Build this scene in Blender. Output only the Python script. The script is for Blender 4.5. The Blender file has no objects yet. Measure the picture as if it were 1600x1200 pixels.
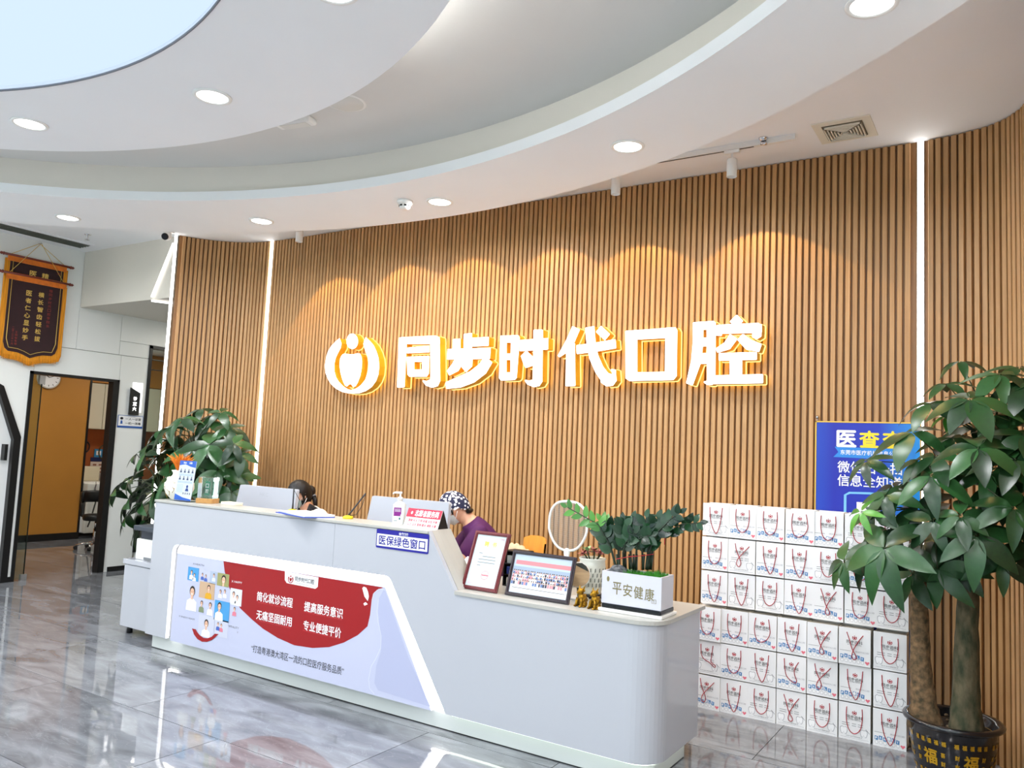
import bpy, bmesh, math, random
from mathutils import Vector as V, Matrix
random.seed(11)
S = bpy.context.scene
COL = S.collection
PI = math.pi

# ---------------------------------------------------------------- camera
FOC, YAW, PITCH, ROLL, EYE = 1239.0, math.radians(-32.635), math.radians(4.943), math.radians(2.575), 1.6
FW = V((math.sin(YAW)*math.cos(PITCH), math.cos(YAW)*math.cos(PITCH), math.sin(PITCH)))
R0 = V((math.cos(YAW), -math.sin(YAW), 0)); U0 = R0.cross(FW)
RT = R0*math.cos(ROLL)+U0*math.sin(ROLL); UP = U0*math.cos(ROLL)-R0*math.sin(ROLL)
CAM = V((0, 0, EYE))
cd = bpy.data.cameras.new('camera'); cam = bpy.data.objects.new('camera', cd); COL.objects.link(cam)
cam.matrix_world = Matrix(((RT.x, UP.x, -FW.x, CAM.x), (RT.y, UP.y, -FW.y, CAM.y), (RT.z, UP.z, -FW.z, CAM.z), (0, 0, 0, 1)))
cd.sensor_width = 36; cd.lens = FOC/1600*36; cd.clip_start = .05; cd.clip_end = 200
S.camera = cam
# measuring helpers: photograph position -> point of the room on a known plane
def ray(x, y): return FW+RT*((x-800)/FOC)-UP*((y-600)/FOC)
def at_z(x, y, z): d = ray(x, y); return CAM+d*((z-EYE)/d.z)
def at_y(x, y, Y): d = ray(x, y); return CAM+d*(Y/d.y)
def at_x(x, y, X): d = ray(x, y); return CAM+d*(X/d.x)

# ---------------------------------------------------------------- world, exposure
W = bpy.data.worlds.new('world'); S.world = W; W.use_nodes = True
bg = W.node_tree.nodes['Background']; bg.inputs[0].default_value = (.90, .95, 1.0, 1); bg.inputs[1].default_value = 2.6
S.view_settings.view_transform = 'Standard'; S.view_settings.look = 'None'
S.view_settings.gamma = 1; S.view_settings.use_curve_mapping = False
S.view_settings.exposure = .05
# strengths of the lamps the room has
SKYLIGHT, DOWN_W, DOWN_DISC, LED, SIGN, HALO, SPOT_W = 1.12, 27.0, 9.0, 9.0, 3.2, 4.0, 26.0

# ---------------------------------------------------------------- materials
def lin(c):
    return tuple(((v/255)/12.92 if v/255 <= .04045 else ((v/255+.055)/1.055)**2.4) for v in c)
MATS = {}
def mat(name, rgb, rough=.5, metal=0, emit=0, var=0, vscale=8, stretch=None, bump=0, bscale=60, trans=0, spec=.5, coat=0, sheen=0, ior=1.45, two=None):
    if name in MATS: return MATS[name]
    m = bpy.data.materials.new(name); m.use_nodes = True; nt = m.node_tree; N = nt.nodes; L = nt.links
    b = N['Principled BSDF']; c = lin(rgb)
    b.inputs['Base Color'].default_value = (*c, 1); b.inputs['Roughness'].default_value = rough
    b.inputs['Metallic'].default_value = metal; b.inputs['Specular IOR Level'].default_value = spec
    b.inputs['IOR'].default_value = ior
    if trans: b.inputs['Transmission Weight'].default_value = trans
    if coat: b.inputs['Coat Weight'].default_value = coat; b.inputs['Coat Roughness'].default_value = .08
    if sheen: b.inputs['Sheen Weight'].default_value = sheen
    if emit:
        b.inputs['Emission Color'].default_value = (*c, 1); b.inputs['Emission Strength'].default_value = emit
    if var or bump:
        tc = N.new('ShaderNodeTexCoord'); mp = N.new('ShaderNodeMapping'); L.new(tc.outputs['Object'], mp.inputs[0])
        if stretch: mp.inputs['Scale'].default_value = stretch
    if var:
        n = N.new('ShaderNodeTexNoise'); n.inputs['Scale'].default_value = vscale; n.inputs['Detail'].default_value = 5
        L.new(mp.outputs[0], n.inputs['Vector'])
        r = N.new('ShaderNodeValToRGB'); L.new(n.outputs[0], r.inputs[0])
        c2 = lin(two) if two else tuple(v*(1-var) for v in c)
        r.color_ramp.elements[0].position = .32; r.color_ramp.elements[0].color = (*c2, 1)
        r.color_ramp.elements[1].position = .68; r.color_ramp.elements[1].color = (*(min(1, v*(1+var*.35)) for v in c), 1)
        L.new(r.outputs[0], b.inputs['Base Color'])
    if bump:
        n2 = N.new('ShaderNodeTexNoise'); n2.inputs['Scale'].default_value = bscale; n2.inputs['Detail'].default_value = 4
        L.new(mp.outputs[0], n2.inputs['Vector'])
        bp = N.new('ShaderNodeBump'); bp.inputs['Strength'].default_value = bump; bp.inputs['Distance'].default_value = .01
        L.new(n2.outputs[0], bp.inputs['Height']); L.new(bp.outputs[0], b.inputs['Normal'])
    MATS[name] = m
    return m
def glow(name, rgb, strength):
    if name in MATS: return MATS[name]
    m = bpy.data.materials.new(name); m.use_nodes = True; nt = m.node_tree
    nt.nodes.remove(nt.nodes['Principled BSDF'])
    e = nt.nodes.new('ShaderNodeEmission'); e.inputs[0].default_value = (*lin(rgb), 1); e.inputs[1].default_value = strength
    nt.links.new(e.outputs[0], nt.nodes['Material Output'].inputs[0]); MATS[name] = m
    return m
def clear_glass(name, tint=(235, 245, 242), refl=.06):
    if name in MATS: return MATS[name]
    m = bpy.data.materials.new(name); m.use_nodes = True; nt = m.node_tree; N = nt.nodes; L = nt.links
    N.remove(N['Principled BSDF'])
    t = N.new('ShaderNodeBsdfTransparent'); t.inputs[0].default_value = (*lin(tint), 1)
    g = N.new('ShaderNodeBsdfGlossy'); g.inputs['Roughness'].default_value = .02
    f = N.new('ShaderNodeFresnel'); f.inputs[0].default_value = 1.3
    mx = N.new('ShaderNodeMixShader'); L.new(f.outputs[0], mx.inputs[0]); L.new(t.outputs[0], mx.inputs[1]); L.new(g.outputs[0], mx.inputs[2])
    L.new(mx.outputs[0], N['Material Output'].inputs[0]); MATS[name] = m
    return m

white_paint = mat('white_paint', (232, 231, 227), .6, var=.03, vscale=2)
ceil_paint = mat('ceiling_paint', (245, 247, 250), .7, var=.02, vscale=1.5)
panel_white = mat('white_wall_panel', (238, 240, 237), .35, var=.03, vscale=1.2)
lacquer = mat('white_lacquer', (178, 180, 188), .18, coat=.4, var=.01, vscale=3)
lacquer_warm = mat('white_worktop', (176, 174, 168), .3, var=.03, vscale=6, stretch=(1, 8, 1))
black_frame = mat('black_frame', (17, 17, 18), .35)
dark_grey = mat('dark_grey_metal', (70, 74, 72), .4, metal=.3)
alu = mat('aluminium', (200, 200, 200), .35, metal=.9)
chrome = mat('chrome', (225, 225, 228), .1, metal=1)
white_plastic = mat('white_plastic', (238, 238, 236), .35)
black_plastic = mat('black_plastic', (18, 18, 20), .4)
white_print = mat('white_print', (244, 244, 246), .5)
black_print = mat('black_print', (28, 28, 32), .6)
grey_print = mat('grey_print', (120, 122, 126), .6)
led_white = glow('led_white', (255, 253, 248), LED)

# wood of the slats: long vertical grain
def wood(name, a, b, rough=.45):
    m = bpy.data.materials.new(name); m.use_nodes = True; nt = m.node_tree; N = nt.nodes; L = nt.links
    bs = N['Principled BSDF']; bs.inputs['Roughness'].default_value = rough
    geo = N.new('ShaderNodeNewGeometry'); mp = N.new('ShaderNodeMapping'); mp.inputs['Scale'].default_value = (90, 90, 2.2)
    L.new(geo.outputs['Position'], mp.inputs[0])
    n = N.new('ShaderNodeTexNoise'); n.inputs['Scale'].default_value = 1; n.inputs['Detail'].default_value = 4
    L.new(mp.outputs[0], n.inputs['Vector'])
    r = N.new('ShaderNodeValToRGB'); r.color_ramp.elements[0].position = .3; r.color_ramp.elements[1].position = .7
    r.color_ramp.elements[0].color = (*lin(b), 1); r.color_ramp.elements[1].color = (*lin(a), 1)
    oi = N.new('ShaderNodeObjectInfo'); hv = N.new('ShaderNodeHueSaturation')
    mr = N.new('ShaderNodeMapRange'); mr.inputs[3].default_value = .9; mr.inputs[4].default_value = 1.08
    L.new(oi.outputs['Random'], mr.inputs[0]); L.new(mr.outputs[0], hv.inputs['Value'])
    L.new(n.outputs[0], r.inputs[0]); L.new(r.outputs[0], hv.inputs['Color']); L.new(hv.outputs[0], bs.inputs['Base Color'])
    MATS[name] = m
    return m
slat_wood = wood('oak_slat', (194, 151, 102), (172, 129, 82))
panel_wood_shaded = wood('oak_backing_shaded', (140, 98, 54), (118, 80, 42))  # backing darker than the slats: groove shade is put into its colour

# polished grey marble tile
def marble():
    m = bpy.data.materials.new('grey_marble'); m.use_nodes = True; nt = m.node_tree; N = nt.nodes; L = nt.links
    b = N['Principled BSDF']; b.inputs['Roughness'].default_value = .03; b.inputs['IOR'].default_value = 1.8
    geo = N.new('ShaderNodeNewGeometry'); oi = N.new('ShaderNodeObjectInfo')
    ad = N.new('ShaderNodeVectorMath'); ad.operation = 'MULTIPLY_ADD'
    cmb = N.new('ShaderNodeCombineXYZ'); L.new(oi.outputs['Random'], cmb.inputs[2])
    ad.inputs[1].default_value = (1, 1, 40); L.new(cmb.outputs[0], ad.inputs[0]); L.new(geo.outputs['Position'], ad.inputs[2])
    mp = N.new('ShaderNodeMapping'); mp.inputs['Rotation'].default_value = (0, 0, .55); mp.inputs['Scale'].default_value = (1.0, 3.2, 1)
    L.new(ad.outputs[0], mp.inputs[0])
    n1 = N.new('ShaderNodeTexNoise'); n1.inputs['Scale'].default_value = 2.2; n1.inputs['Detail'].default_value = 9; n1.inputs['Distortion'].default_value = .9
    L.new(mp.outputs[0], n1.inputs['Vector'])
    r1 = N.new('ShaderNodeValToRGB'); e = r1.color_ramp.elements
    e[0].position = .3; e[0].color = (*lin((94, 96, 100)), 1); e[1].position = .72; e[1].color = (*lin((142, 145, 151)), 1)
    L.new(n1.outputs[0], r1.inputs[0])
    n2 = N.new('ShaderNodeTexNoise'); n2.inputs['Scale'].default_value = 3.4; n2.inputs['Detail'].default_value = 12; n2.inputs['Distortion'].default_value = 1.6
    L.new(mp.outputs[0], n2.inputs['Vector'])
    r2 = N.new('ShaderNodeValToRGB'); e = r2.color_ramp.elements
    e[0].position = .485; e[0].color = (0, 0, 0, 1); e[1].position = .5; e[1].color = (1, 1, 1, 1)
    x = r2.color_ramp.elements.new(.515); x.color = (0, 0, 0, 1)
    L.new(n2.outputs[0], r2.inputs[0])
    ml = N.new('ShaderNodeMath'); ml.operation = 'MULTIPLY'; ml.inputs[1].default_value = .13; L.new(r2.outputs[0], ml.inputs[0])
    mx = N.new('ShaderNodeMix'); mx.data_type = 'RGBA'
    L.new(ml.outputs[0], mx.inputs[0]); L.new(r1.outputs[0], mx.inputs[6]); mx.inputs[7].default_value = (*lin((196, 198, 204)), 1)
    L.new(mx.outputs[2], b.inputs['Base Color'])
    n3 = N.new('ShaderNodeTexNoise'); n3.inputs['Scale'].default_value = 5; n3.inputs['Detail'].default_value = 2; L.new(geo.outputs['Position'], n3.inputs['Vector'])
    bp = N.new('ShaderNodeBump'); bp.inputs['Strength'].default_value = .02; bp.inputs['Distance'].default_value = .02
    L.new(n3.outputs[0], bp.inputs['Height']); L.new(bp.outputs[0], b.inputs['Normal'])
    MATS['marble'] = m
    return m
marble_mat = marble()

# ---------------------------------------------------------------- builders
ROOT = {}
def rootm(o):
    while o.parent is not None: o = o.parent
    return ROOT.get(o.name, Matrix())
def tag(o, label, cat, group=None):
    o['label'] = label; o['category'] = cat
    if group: o['group'] = group
    return o
def thing(name, label, cat, loc=(0, 0, 0), rotz=0, group=None):
    o = bpy.data.objects.new(name, None); COL.objects.link(o); o.empty_display_size = .1
    o.location = loc; o.rotation_euler = (0, 0, rotz)
    ROOT[o.name] = Matrix.Translation(V(loc)) @ Matrix.Rotation(rotz, 4, 'Z')
    return tag(o, label, cat, group)
def link(name, me, parent=None, loc=(0, 0, 0), rot=(0, 0, 0), scale=(1, 1, 1)):
    o = bpy.data.objects.new(name, me); COL.objects.link(o)
    o.location = loc; o.rotation_euler = rot; o.scale = scale
    if parent is not None: o.parent = parent
    return o
class Fr:
    """a flat frame: origin, right, up; d runs along right x up (towards the viewer of a print)"""
    def __init__(s, o, u, v): s.o = V(o); s.u = V(u).normalized(); s.v = V(v).normalized(); s.n = s.u.cross(s.v).normalized()
    def __call__(s, a, b, d=0): return s.o+s.u*a+s.v*b+s.n*d
_TX = {}
_fc = bpy.data.curves.new('type_setter', 'FONT'); _fo = bpy.data.objects.new('type_setter', _fc)
def text_geo(body):
    k = body
    if k not in _TX:
        COL.objects.link(_fo)
        _fc.body = body; _fc.size = 1; _fc.offset = 0; _fc.resolution_u = 2; _fc.fill_mode = 'FRONT'
        bpy.context.view_layer.update()
        dg = bpy.context.evaluated_depsgraph_get()
        me = _fo.evaluated_get(dg).to_mesh()
        vs = [v.co.copy() for v in me.vertices]; fs = [tuple(p.vertices) for p in me.polygons]
        _fo.evaluated_get(dg).to_mesh_clear(); COL.objects.unlink(_fo)
        x0 = min(v.x for v in vs); x1 = max(v.x for v in vs); y0 = min(v.y for v in vs); y1 = max(v.y for v in vs)
        _TX[k] = ([((v.x-x0), (v.y-y0)) for v in vs], fs, x1-x0, y1-y0)
    return _TX[k]
class MB:
    def __init__(s): s.v = []; s.f = []; s.m = []; s.sm = []
    def add(s, vs, fs, mi=0, smooth=False):
        n = len(s.v); s.v += [V(p) for p in vs]
        for f in fs: s.f.append(tuple(n+i for i in f)); s.m.append(mi); s.sm.append(smooth)
        return s
    def box(s, x0, x1, y0, y1, z0, z1, mi=0, bev=0, seg=2):
        if bev:
            bm = bmesh.new(); bmesh.ops.create_cube(bm, size=1)
            for v in bm.verts: v.co = V(((x0+x1)/2+v.co.x*(x1-x0), (y0+y1)/2+v.co.y*(y1-y0), (z0+z1)/2+v.co.z*(z1-z0)))
            bmesh.ops.bevel(bm, geom=bm.edges[:], offset=bev, segments=seg, profile=.5, affect='EDGES')
            bm.verts.index_update(); s.add([v.co for v in bm.verts], [[v.index for v in f.verts] for f in bm.faces], mi); bm.free(); return s
        vs = [(x, y, z) for z in (z0, z1) for y in (y0, y1) for x in (x0, x1)]
        return s.add(vs, [(0, 2, 3, 1), (4, 5, 7, 6), (0, 1, 5, 4), (2, 6, 7, 3), (0, 4, 6, 2), (1, 3, 7, 5)], mi)
    def obox(s, c, ax, ay, az, hx, hy, hz, mi=0):
        c = V(c); ax = V(ax).normalized(); ay = V(ay).normalized(); az = V(az).normalized()
        vs = [c+ax*(hx*i)+ay*(hy*j)+az*(hz*k) for k in (-1, 1) for j in (-1, 1) for i in (-1, 1)]
        return s.add(vs, [(0, 2, 3, 1), (4, 5, 7, 6), (0, 1, 5, 4), (2, 6, 7, 3), (0, 4, 6, 2), (1, 3, 7, 5)], mi)
    def poly(s, P, pts, d=0, mi=0):
        return s.add([P(a, b, d) for a, b in pts], [tuple(range(len(pts)))], mi)
    def prism(s, P, pts, d0, d1, mi=0, side=None, caps=True):
        n = len(pts)
        if sum(pts[i][0]*pts[(i+1) % n][1]-pts[(i+1) % n][0]*pts[i][1] for i in range(n)) < 0: pts = pts[::-1]
        vs = [P(a, b, d0) for a, b in pts]+[P(a, b, d1) for a, b in pts]
        if caps: s.add(vs, [tuple(range(n, 2*n)), tuple(range(n-1, -1, -1))], mi)
        return s.add(vs, [(i, (i+1) % n, n+(i+1) % n, n+i) for i in range(n)], mi if side is None else side)
    def plan(s, pts, z0, z1, mi=0):
        return s.prism(lambda a, b, d: V((a, b, d)), pts, z0, z1, mi)
    def tube(s, pts, r, seg=8, mi=0, caps=True, smooth=True, closed=False):
        pts = [V(p) for p in pts]; n = len(pts)
        rr = r if isinstance(r, (list, tuple)) else [r]*n
        base = len(s.v); prev = None
        for i, p in enumerate(pts):
            if closed: t = pts[(i+1) % n]-pts[i-1]
            else: t = pts[min(i+1, n-1)]-pts[max(i-1, 0)]
            if t.length < 1e-9: t = V((0, 0, 1))
            t.normalize()
            if prev is None:
                a = V((0, 0, 1)) if abs(t.z) < .9 else V((1, 0, 0)); u = t.cross(a).normalized()
            else: u = (prev-t*prev.dot(t)); u = u.normalized() if u.length > 1e-6 else t.orthogonal().normalized()
            prev = u; w = t.cross(u)
            for k in range(seg):
                an = 2*PI*k/seg; s.v.append(p+(u*math.cos(an)+w*math.sin(an))*rr[i])
        for i in range(n if closed else n-1):
            j = (i+1) % n
            for k in range(seg):
                s.f.append((base+i*seg+k, base+i*seg+(k+1) % seg, base+j*seg+(k+1) % seg, base+j*seg+k)); s.m.append(mi); s.sm.append(smooth)
        if caps and not closed:
            s.f.append(tuple(base+k for k in range(seg-1, -1, -1))); s.m.append(mi); s.sm.append(False)
            s.f.append(tuple(base+(n-1)*seg+k for k in range(seg))); s.m.append(mi); s.sm.append(False)
        return s
    def lathe(s, prof, c=(0, 0, 0), seg=24, mi=0, smooth=True, sx=1, sy=1):
        c = V(c); base = len(s.v); n = len(prof)
        for r, z in prof:
            for k in range(seg):
                a = 2*PI*k/seg; s.v.append(c+V((r*math.cos(a)*sx, r*math.sin(a)*sy, z)))
        for i in range(n-1):
            for k in range(seg):
                s.f.append((base+i*seg+k, base+i*seg+(k+1) % seg, base+(i+1)*seg+(k+1) % seg, base+(i+1)*seg+k)); s.m.append(mi); s.sm.append(smooth)
        for i, rev in ((0, True), (n-1, False)):
            if prof[i][0] > 1e-5:
                ring = [base+i*seg+k for k in range(seg)]
                s.f.append(tuple(ring[::-1] if rev else ring)); s.m.append(mi); s.sm.append(False)
        return s
    def ball(s, c, rx, ry=None, rz=None, seg=16, rings=10, mi=0):
        ry = ry or rx; rz = rz or rx; c = V(c)
        base = len(s.v)
        for i in range(rings+1):
            t = PI*i/rings
            for k in range(seg):
                a = 2*PI*k/seg; s.v.append(c+V((rx*math.sin(t)*math.cos(a), ry*math.sin(t)*math.sin(a), rz*math.cos(t))))
        for i in range(rings):
            for k in range(seg):
                s.f.append((base+i*seg+k, base+(i+1)*seg+k, base+(i+1)*seg+(k+1) % seg, base+i*seg+(k+1) % seg)); s.m.append(mi); s.sm.append(True)
        return s
    def text(s, body, P, cx, cy, h=None, w=None, d=.0006, mi=0, bold=0.0, depth=0):
        """lettering centred at (cx, cy) of frame P, fitted to height h and/or width w"""
        vs, fs, tw, th = text_geo(body)
        sy = (h/th) if h else w/tw; sx = (w/tw) if w else sy
        if not h and w: sy = sx
        q = [((a-tw/2)*sx+cx, (b-th/2)*sy+cy) for a, b in vs]
        k = bold*sx
        for i, (dx, dy) in enumerate((((k, 0), (-k, 0), (0, k), (0, -k)) if bold else ((0, 0),))):
            s.add([P(a+dx, b+dy, d+i*.00012) for a, b in q], fs, mi)
        return s
    def column(s, body, P, cx, cy, size, step, mi=0, bold=0.0, d=.0006):
        """vertical writing, first glyph centred at (cx, cy)"""
        for i, ch in enumerate(body):
            if ch != ' ': s.text(ch, P, cx, cy-i*step, h=size if ch != '一' else size*.12, w=size*.95, mi=mi, bold=bold, d=d)
        return s
    def mesh(s, name, mats):
        me = bpy.data.meshes.new(name); me.from_pydata([tuple(v) for v in s.v], [], s.f)
        for m in (mats if isinstance(mats, (list, tuple)) else [mats]): me.materials.append(m)
        me.polygons.foreach_set('material_index', s.m); me.polygons.foreach_set('use_smooth', s.sm); me.update()
        return me
    def build(s, name, mats, parent=None, local=False, fix=False):
        """vertices are world positions unless local; a part takes the space of its thing"""
        if parent is not None and not local:
            inv = rootm(parent).inverted(); s.v = [inv @ v for v in s.v]
        me = s.mesh(name, mats)
        if fix:
            bm = bmesh.new(); bm.from_mesh(me); bmesh.ops.recalc_face_normals(bm, faces=bm.faces); bm.to_mesh(me); bm.free()
        return link(name, me, parent)
    def single(s, name, mats, loc, label, cat, group=None):
        """a thing that is one mesh, its origin at loc"""
        l = V(loc); s.v = [v-l for v in s.v]
        o = link(name, s.mesh(name, mats), None, loc); ROOT[o.name] = Matrix.Translation(l)
        return tag(o, label, cat, group)
def struct(o): o['kind'] = 'structure'; return o
def copy_tree(o, parent=None):
    c = o.copy(); COL.objects.link(c); c.parent = parent
    for ch in [x for x in COL.objects if x.parent == o]: copy_tree(ch, c)
    return c
def rounded(pts, r, seg=5, which=None):
    """round the corners of a 2-D polygon"""
    out = []; n = len(pts)
    for i, p in enumerate(pts):
        if which is not None and i not in which: out.append(tuple(p)); continue
        a = V((*pts[i-1], 0)); b = V((*p, 0)); c = V((*pts[(i+1) % n], 0))
        u = (a-b).normalized(); w = (c-b).normalized(); ang = u.angle(w); k = min(r/math.tan(ang/2), (a-b).length*.49, (c-b).length*.49)
        rr = k*math.tan(ang/2); bis = (u+w).normalized(); ce = b+bis*(rr/math.sin(ang/2))
        p0 = b+u*k-ce; p1 = b+w*k-ce
        for j in range(seg+1):
            t = j/seg; q = p0.normalized().slerp(p1.normalized(), t)*rr if p0.angle(p1) > 1e-4 else p0
            out.append((ce.x+q.x, ce.y+q.y))
    return out
def arc(cx, cy, r, a0, a1, n=12):
    return [(cx+r*math.cos(math.radians(a0+(a1-a0)*i/n)), cy+r*math.sin(math.radians(a0+(a1-a0)*i/n))) for i in range(n+1)]
XZ = Fr((0, 0, 0), (1, 0, 0), (0, 0, 1))       # prints that face -Y: u = x, v = z, d towards the camera side
def front(y): return lambda a, b, d=0: V((a, y-d, b))
# ================================================================ THE SETTING
CEIL = 3.67; RING = 3.40
XL, XR, YB = -9.01, 2.3, -6.1          # left wall, right wall, shop front
# ---- floor: dark joint bed + one tile object per tile
b = MB(); b.box(-13.2, XR+.1, YB-.1, 9.1, -.06, -.004)
floor = struct(b.build('floor', mat('tile_joint', (74, 72, 70), .8)))
TW, TD, GAP = 1.6, .8, .0022
tile_me = {}
def tile(x0, x1, y0, y1):
    k = (round(x1-x0, 3), round(y1-y0, 3))
    if k not in tile_me:
        m = MB(); w, d = k[0]/2-GAP, k[1]/2-GAP; m.box(-w, w, -d, d, -.006, 0); tile_me[k] = m.mesh('tile', marble_mat)
    link('tile', tile_me[k], floor, ((x0+x1)/2, (y0+y1)/2, 0))
j = -10
while .51+.8*j < 9.0:
    y0 = .51+.8*j; j += 1
    if y0 < YB-.5: continue
    off = -1.232 if (j % 2 == 0) else -1.232+.8
    k = -8
    while k < 4:
        x0 = off+TW*k; x1 = x0+TW; k += 1
        a0, a1 = max(x0, -13.1), min(x1, XR); c0, c1 = max(y0, YB), min(y0+TD, 9.0)
        if a1-a0 < .05 or c1-c0 < .05: continue
        tile(a0, a1, c0, c1)

# ---- back wall: backing board along a path with rounded ends, one object per slat
path = [(-7.25, 4.866)]
path += [(-7.17, 5.03), (-7.05, 5.18), (-6.90, 5.30), (-6.72, 5.385), (-6.5, 5.43), (-6.2, 5.44), (-.62, 5.44), (-.44, 5.435), (-.27, 5.41), (-.12, 5.355), (-.02, 5.27), (.05, 5.15), (.09, 5.0), (.11, 4.85), (.12, 4.6), (.12, 3.6)]
segs = []; tot = 0
for p, q in zip(path, path[1:]):
    l = math.dist(p, q); segs.append((tot, l, p, q)); tot += l
def on_path(s):
    for s0, l, p, q in segs:
        if s <= s0+l+1e-9:
            t = (s-s0)/l; d = ((q[0]-p[0])/l, (q[1]-p[1])/l)
            return (p[0]+(q[0]-p[0])*t, p[1]+(q[1]-p[1])*t), d
    return q, d
fr = path; bk = []
for i, p in enumerate(path):
    a = path[max(i-1, 0)]; c = path[min(i+1, len(path)-1)]; d = V((c[0]-a[0], c[1]-a[1], 0)).normalized()
    bk.append((p[0]-d.y*.12, p[1]+d.x*.12))
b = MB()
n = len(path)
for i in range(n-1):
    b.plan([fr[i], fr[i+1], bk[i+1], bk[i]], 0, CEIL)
wall_back = struct(b.build('wall_back', panel_wood_shaded))
# slat profile: small rib with eased edges
PITCH_S = .0435
sl = MB(); w, dpt, e = .0148, .024, .0025
sl.plan([(-w, 0), (w, 0), (w, -dpt+e), (w-e, -dpt), (-w+e, -dpt), (-w, -dpt+e)], 0, CEIL-.006)
slat_me = sl.mesh('slat', slat_wood)
led_s = []       # path lengths where an upright light strip replaces a slat
def s_at_x(x):
    for s0, l, p, q in segs:
        if p[0] <= x <= q[0] and q[0] > p[0]: return s0+l*(x-p[0])/(q[0]-p[0])
LED_A, LED_B = s_at_x(-6.49), s_at_x(-.50)
s = .045
while s < tot-.02:
    if min(abs(s-LED_A), abs(s-LED_B)) > .03:
        (x, y), d = on_path(s)
        link('slat', slat_me, wall_back, (x, y, 0), (0, 0, math.atan2(d[1], d[0])))
    s += PITCH_S
# ---- other walls
def wall(name, x0, x1, y0, y1, z0, z1, m=panel_white, parent=None):
    o = MB().box(x0, x1, y0, y1, z0, z1).build(name, m, parent)
    return o if parent else struct(o)
wall_left = wall('wall_left', XL-.1, XL, YB, 2.9, 0, CEIL)
DY0, DY1, DZ = 4.43, 5.41, 2.25        # clinic door
wall('wall_panel', XL-.1, XL, 3.65, 4.862, 2.552, CEIL, parent=wall_left)
wall('wall_panel', XL-.1, XL-.004, 4.862, 9.0, 3.0, CEIL, parent=wall_left)
AY0, AY1 = 3.05, 4.36                  # black arched doorway
PY = Fr((XL, 0, 0), (0, 1, 0), (0, 0, 1))       # frame on the left wall: u = y, v = z, d into the room
arch_in = [(AY0+.07, 0), (AY0+.07, 1.5), (AY0+.28, 2.0), ((AY0+AY1)/2, 2.2), (AY1-.26, 2.0), (AY1-.07, 1.5), (AY1-.07, 0)]
arch_out = [(AY0, 0), (AY0, 1.53), (AY0+.24, 2.06), ((AY0+AY1)/2, 2.27), (AY1-.22, 2.06), (AY1, 1.53), (AY1, 0)]
b = MB(); b.prism(PY, [(2.9, 0), (AY0, 0), (AY0, 1.53), (AY0+.24, 2.06), ((AY0+AY1)/2, 2.27), (AY1-.22, 2.06), (AY1, 1.53), (AY1, 0), (DY0, 0), (DY0, 2.548), (2.9, 2.548)], -.1, 0)
b.build('wall_panel', panel_white, wall_left)
wall('wall_panel', XL-.1, XL, 2.9, 3.645, 2.552, CEIL, parent=wall_left)
wall('wall_panel', XL-.1, XL, DY0+.004, DY1-.002, DZ, 2.546, parent=wall_left)
wall('wall_panel', XL-.1, XL, DY1+.002, 5.762, 0, 2.546, parent=wall_left)
wall('wall_panel', XL-.1, XL, 4.866, 5.376, 2.552, 3.03, parent=wall_left)
wall('wall_panel', XL-.1, XL, 5.381, 9.0, 2.72, 3.03, parent=wall_left)
wall('wall_panel', XL-.1, XL, 5.381, 5.762, 2.552, 2.716, parent=wall_left)
wall('wall_panel', XL-.1, XL, 6.75, 9.0, 0, 2.716, parent=wall_left)
wall('wall_panel', XL-.1, XL, 5.8, 6.75, 0, .26, parent=wall_left)
struct(MB().box(XL-.1, XL-.02, 2.9, 9, 2.546, 2.552).build('trim_1', mat('panel_joint', (120, 118, 104), .7)))
b = MB(); b.box(XL-.02, XL+.012, AY1, DY0-.035, 0, .055); b.box(XL-.02, XL+.012, DY1+.05, 5.77, 0, .055)
struct(b.build('baseboard_left', black_frame))
wall('wall_right', XR, XR+.1, YB, 5.6, 0, CEIL, white_paint)
wall('wall_side', .24, XR, 3.5, 3.6, 0, CEIL, white_paint)
wall('wall_corridor', XL-.1, -6.9, 9.0, 9.1, 0, CEIL, white_paint)
wall('wall_behind', -7.0, -6.9, 5.45, 9.0, 0, CEIL, white_paint)
# ---- arched doorway
door_1 = struct(MB().prism(PY, arch_in, -.085, -.045).build('door_1', mat('pale_door', (226, 228, 228), .4)))
b = MB()
for i in range(len(arch_in)-1):
    b.prism(PY, [arch_in[i], arch_in[i+1], arch_out[i+1], arch_out[i]], -.09, .02)
b.build('door_frame', black_frame, door_1)
hb = MB(); hb.box(XL-.05, XL+.03, AY1-.155, AY1-.125, 1.28, 1.45); hb.build('door_handle', black_frame, door_1)
# ---- glass clinic door
door_2 = struct(MB().box(XL-.09, XL+.015, DY1-.075, DY1-.03, 0, DZ-.03).build('door_2', black_frame))
f = MB(); f.box(XL-.1, XL+.015, DY0-.035, DY0, 0, DZ); f.box(XL-.1, XL+.015, DY0-.035, DY1, DZ-.03, DZ); f.box(XL-.1, XL+.015, DY1-.03, DY1, 0, DZ)
f.build('door_frame', black_frame, door_2)
MB().box(XL-.055, XL-.045, DY0+.004, DY0+.12, .01, DZ-.035).build('glass_pane', clear_glass('clear_glass'), door_2)
MB().box(XL-.056, XL-.044, DY0+.12, DY0+.128, .01, DZ-.035).build('pane_edge', mat('glass_edge', (25, 34, 32), .2), door_2)
h = MB(); h.box(XL-.07, XL-.03, DY0+.09, DY0+.15, DZ-.13, DZ-.035); h.box(XL-.07, XL-.03, DY0+.09, DY0+.15, .0, .06); h.build('hinge', alu, door_2)
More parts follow.
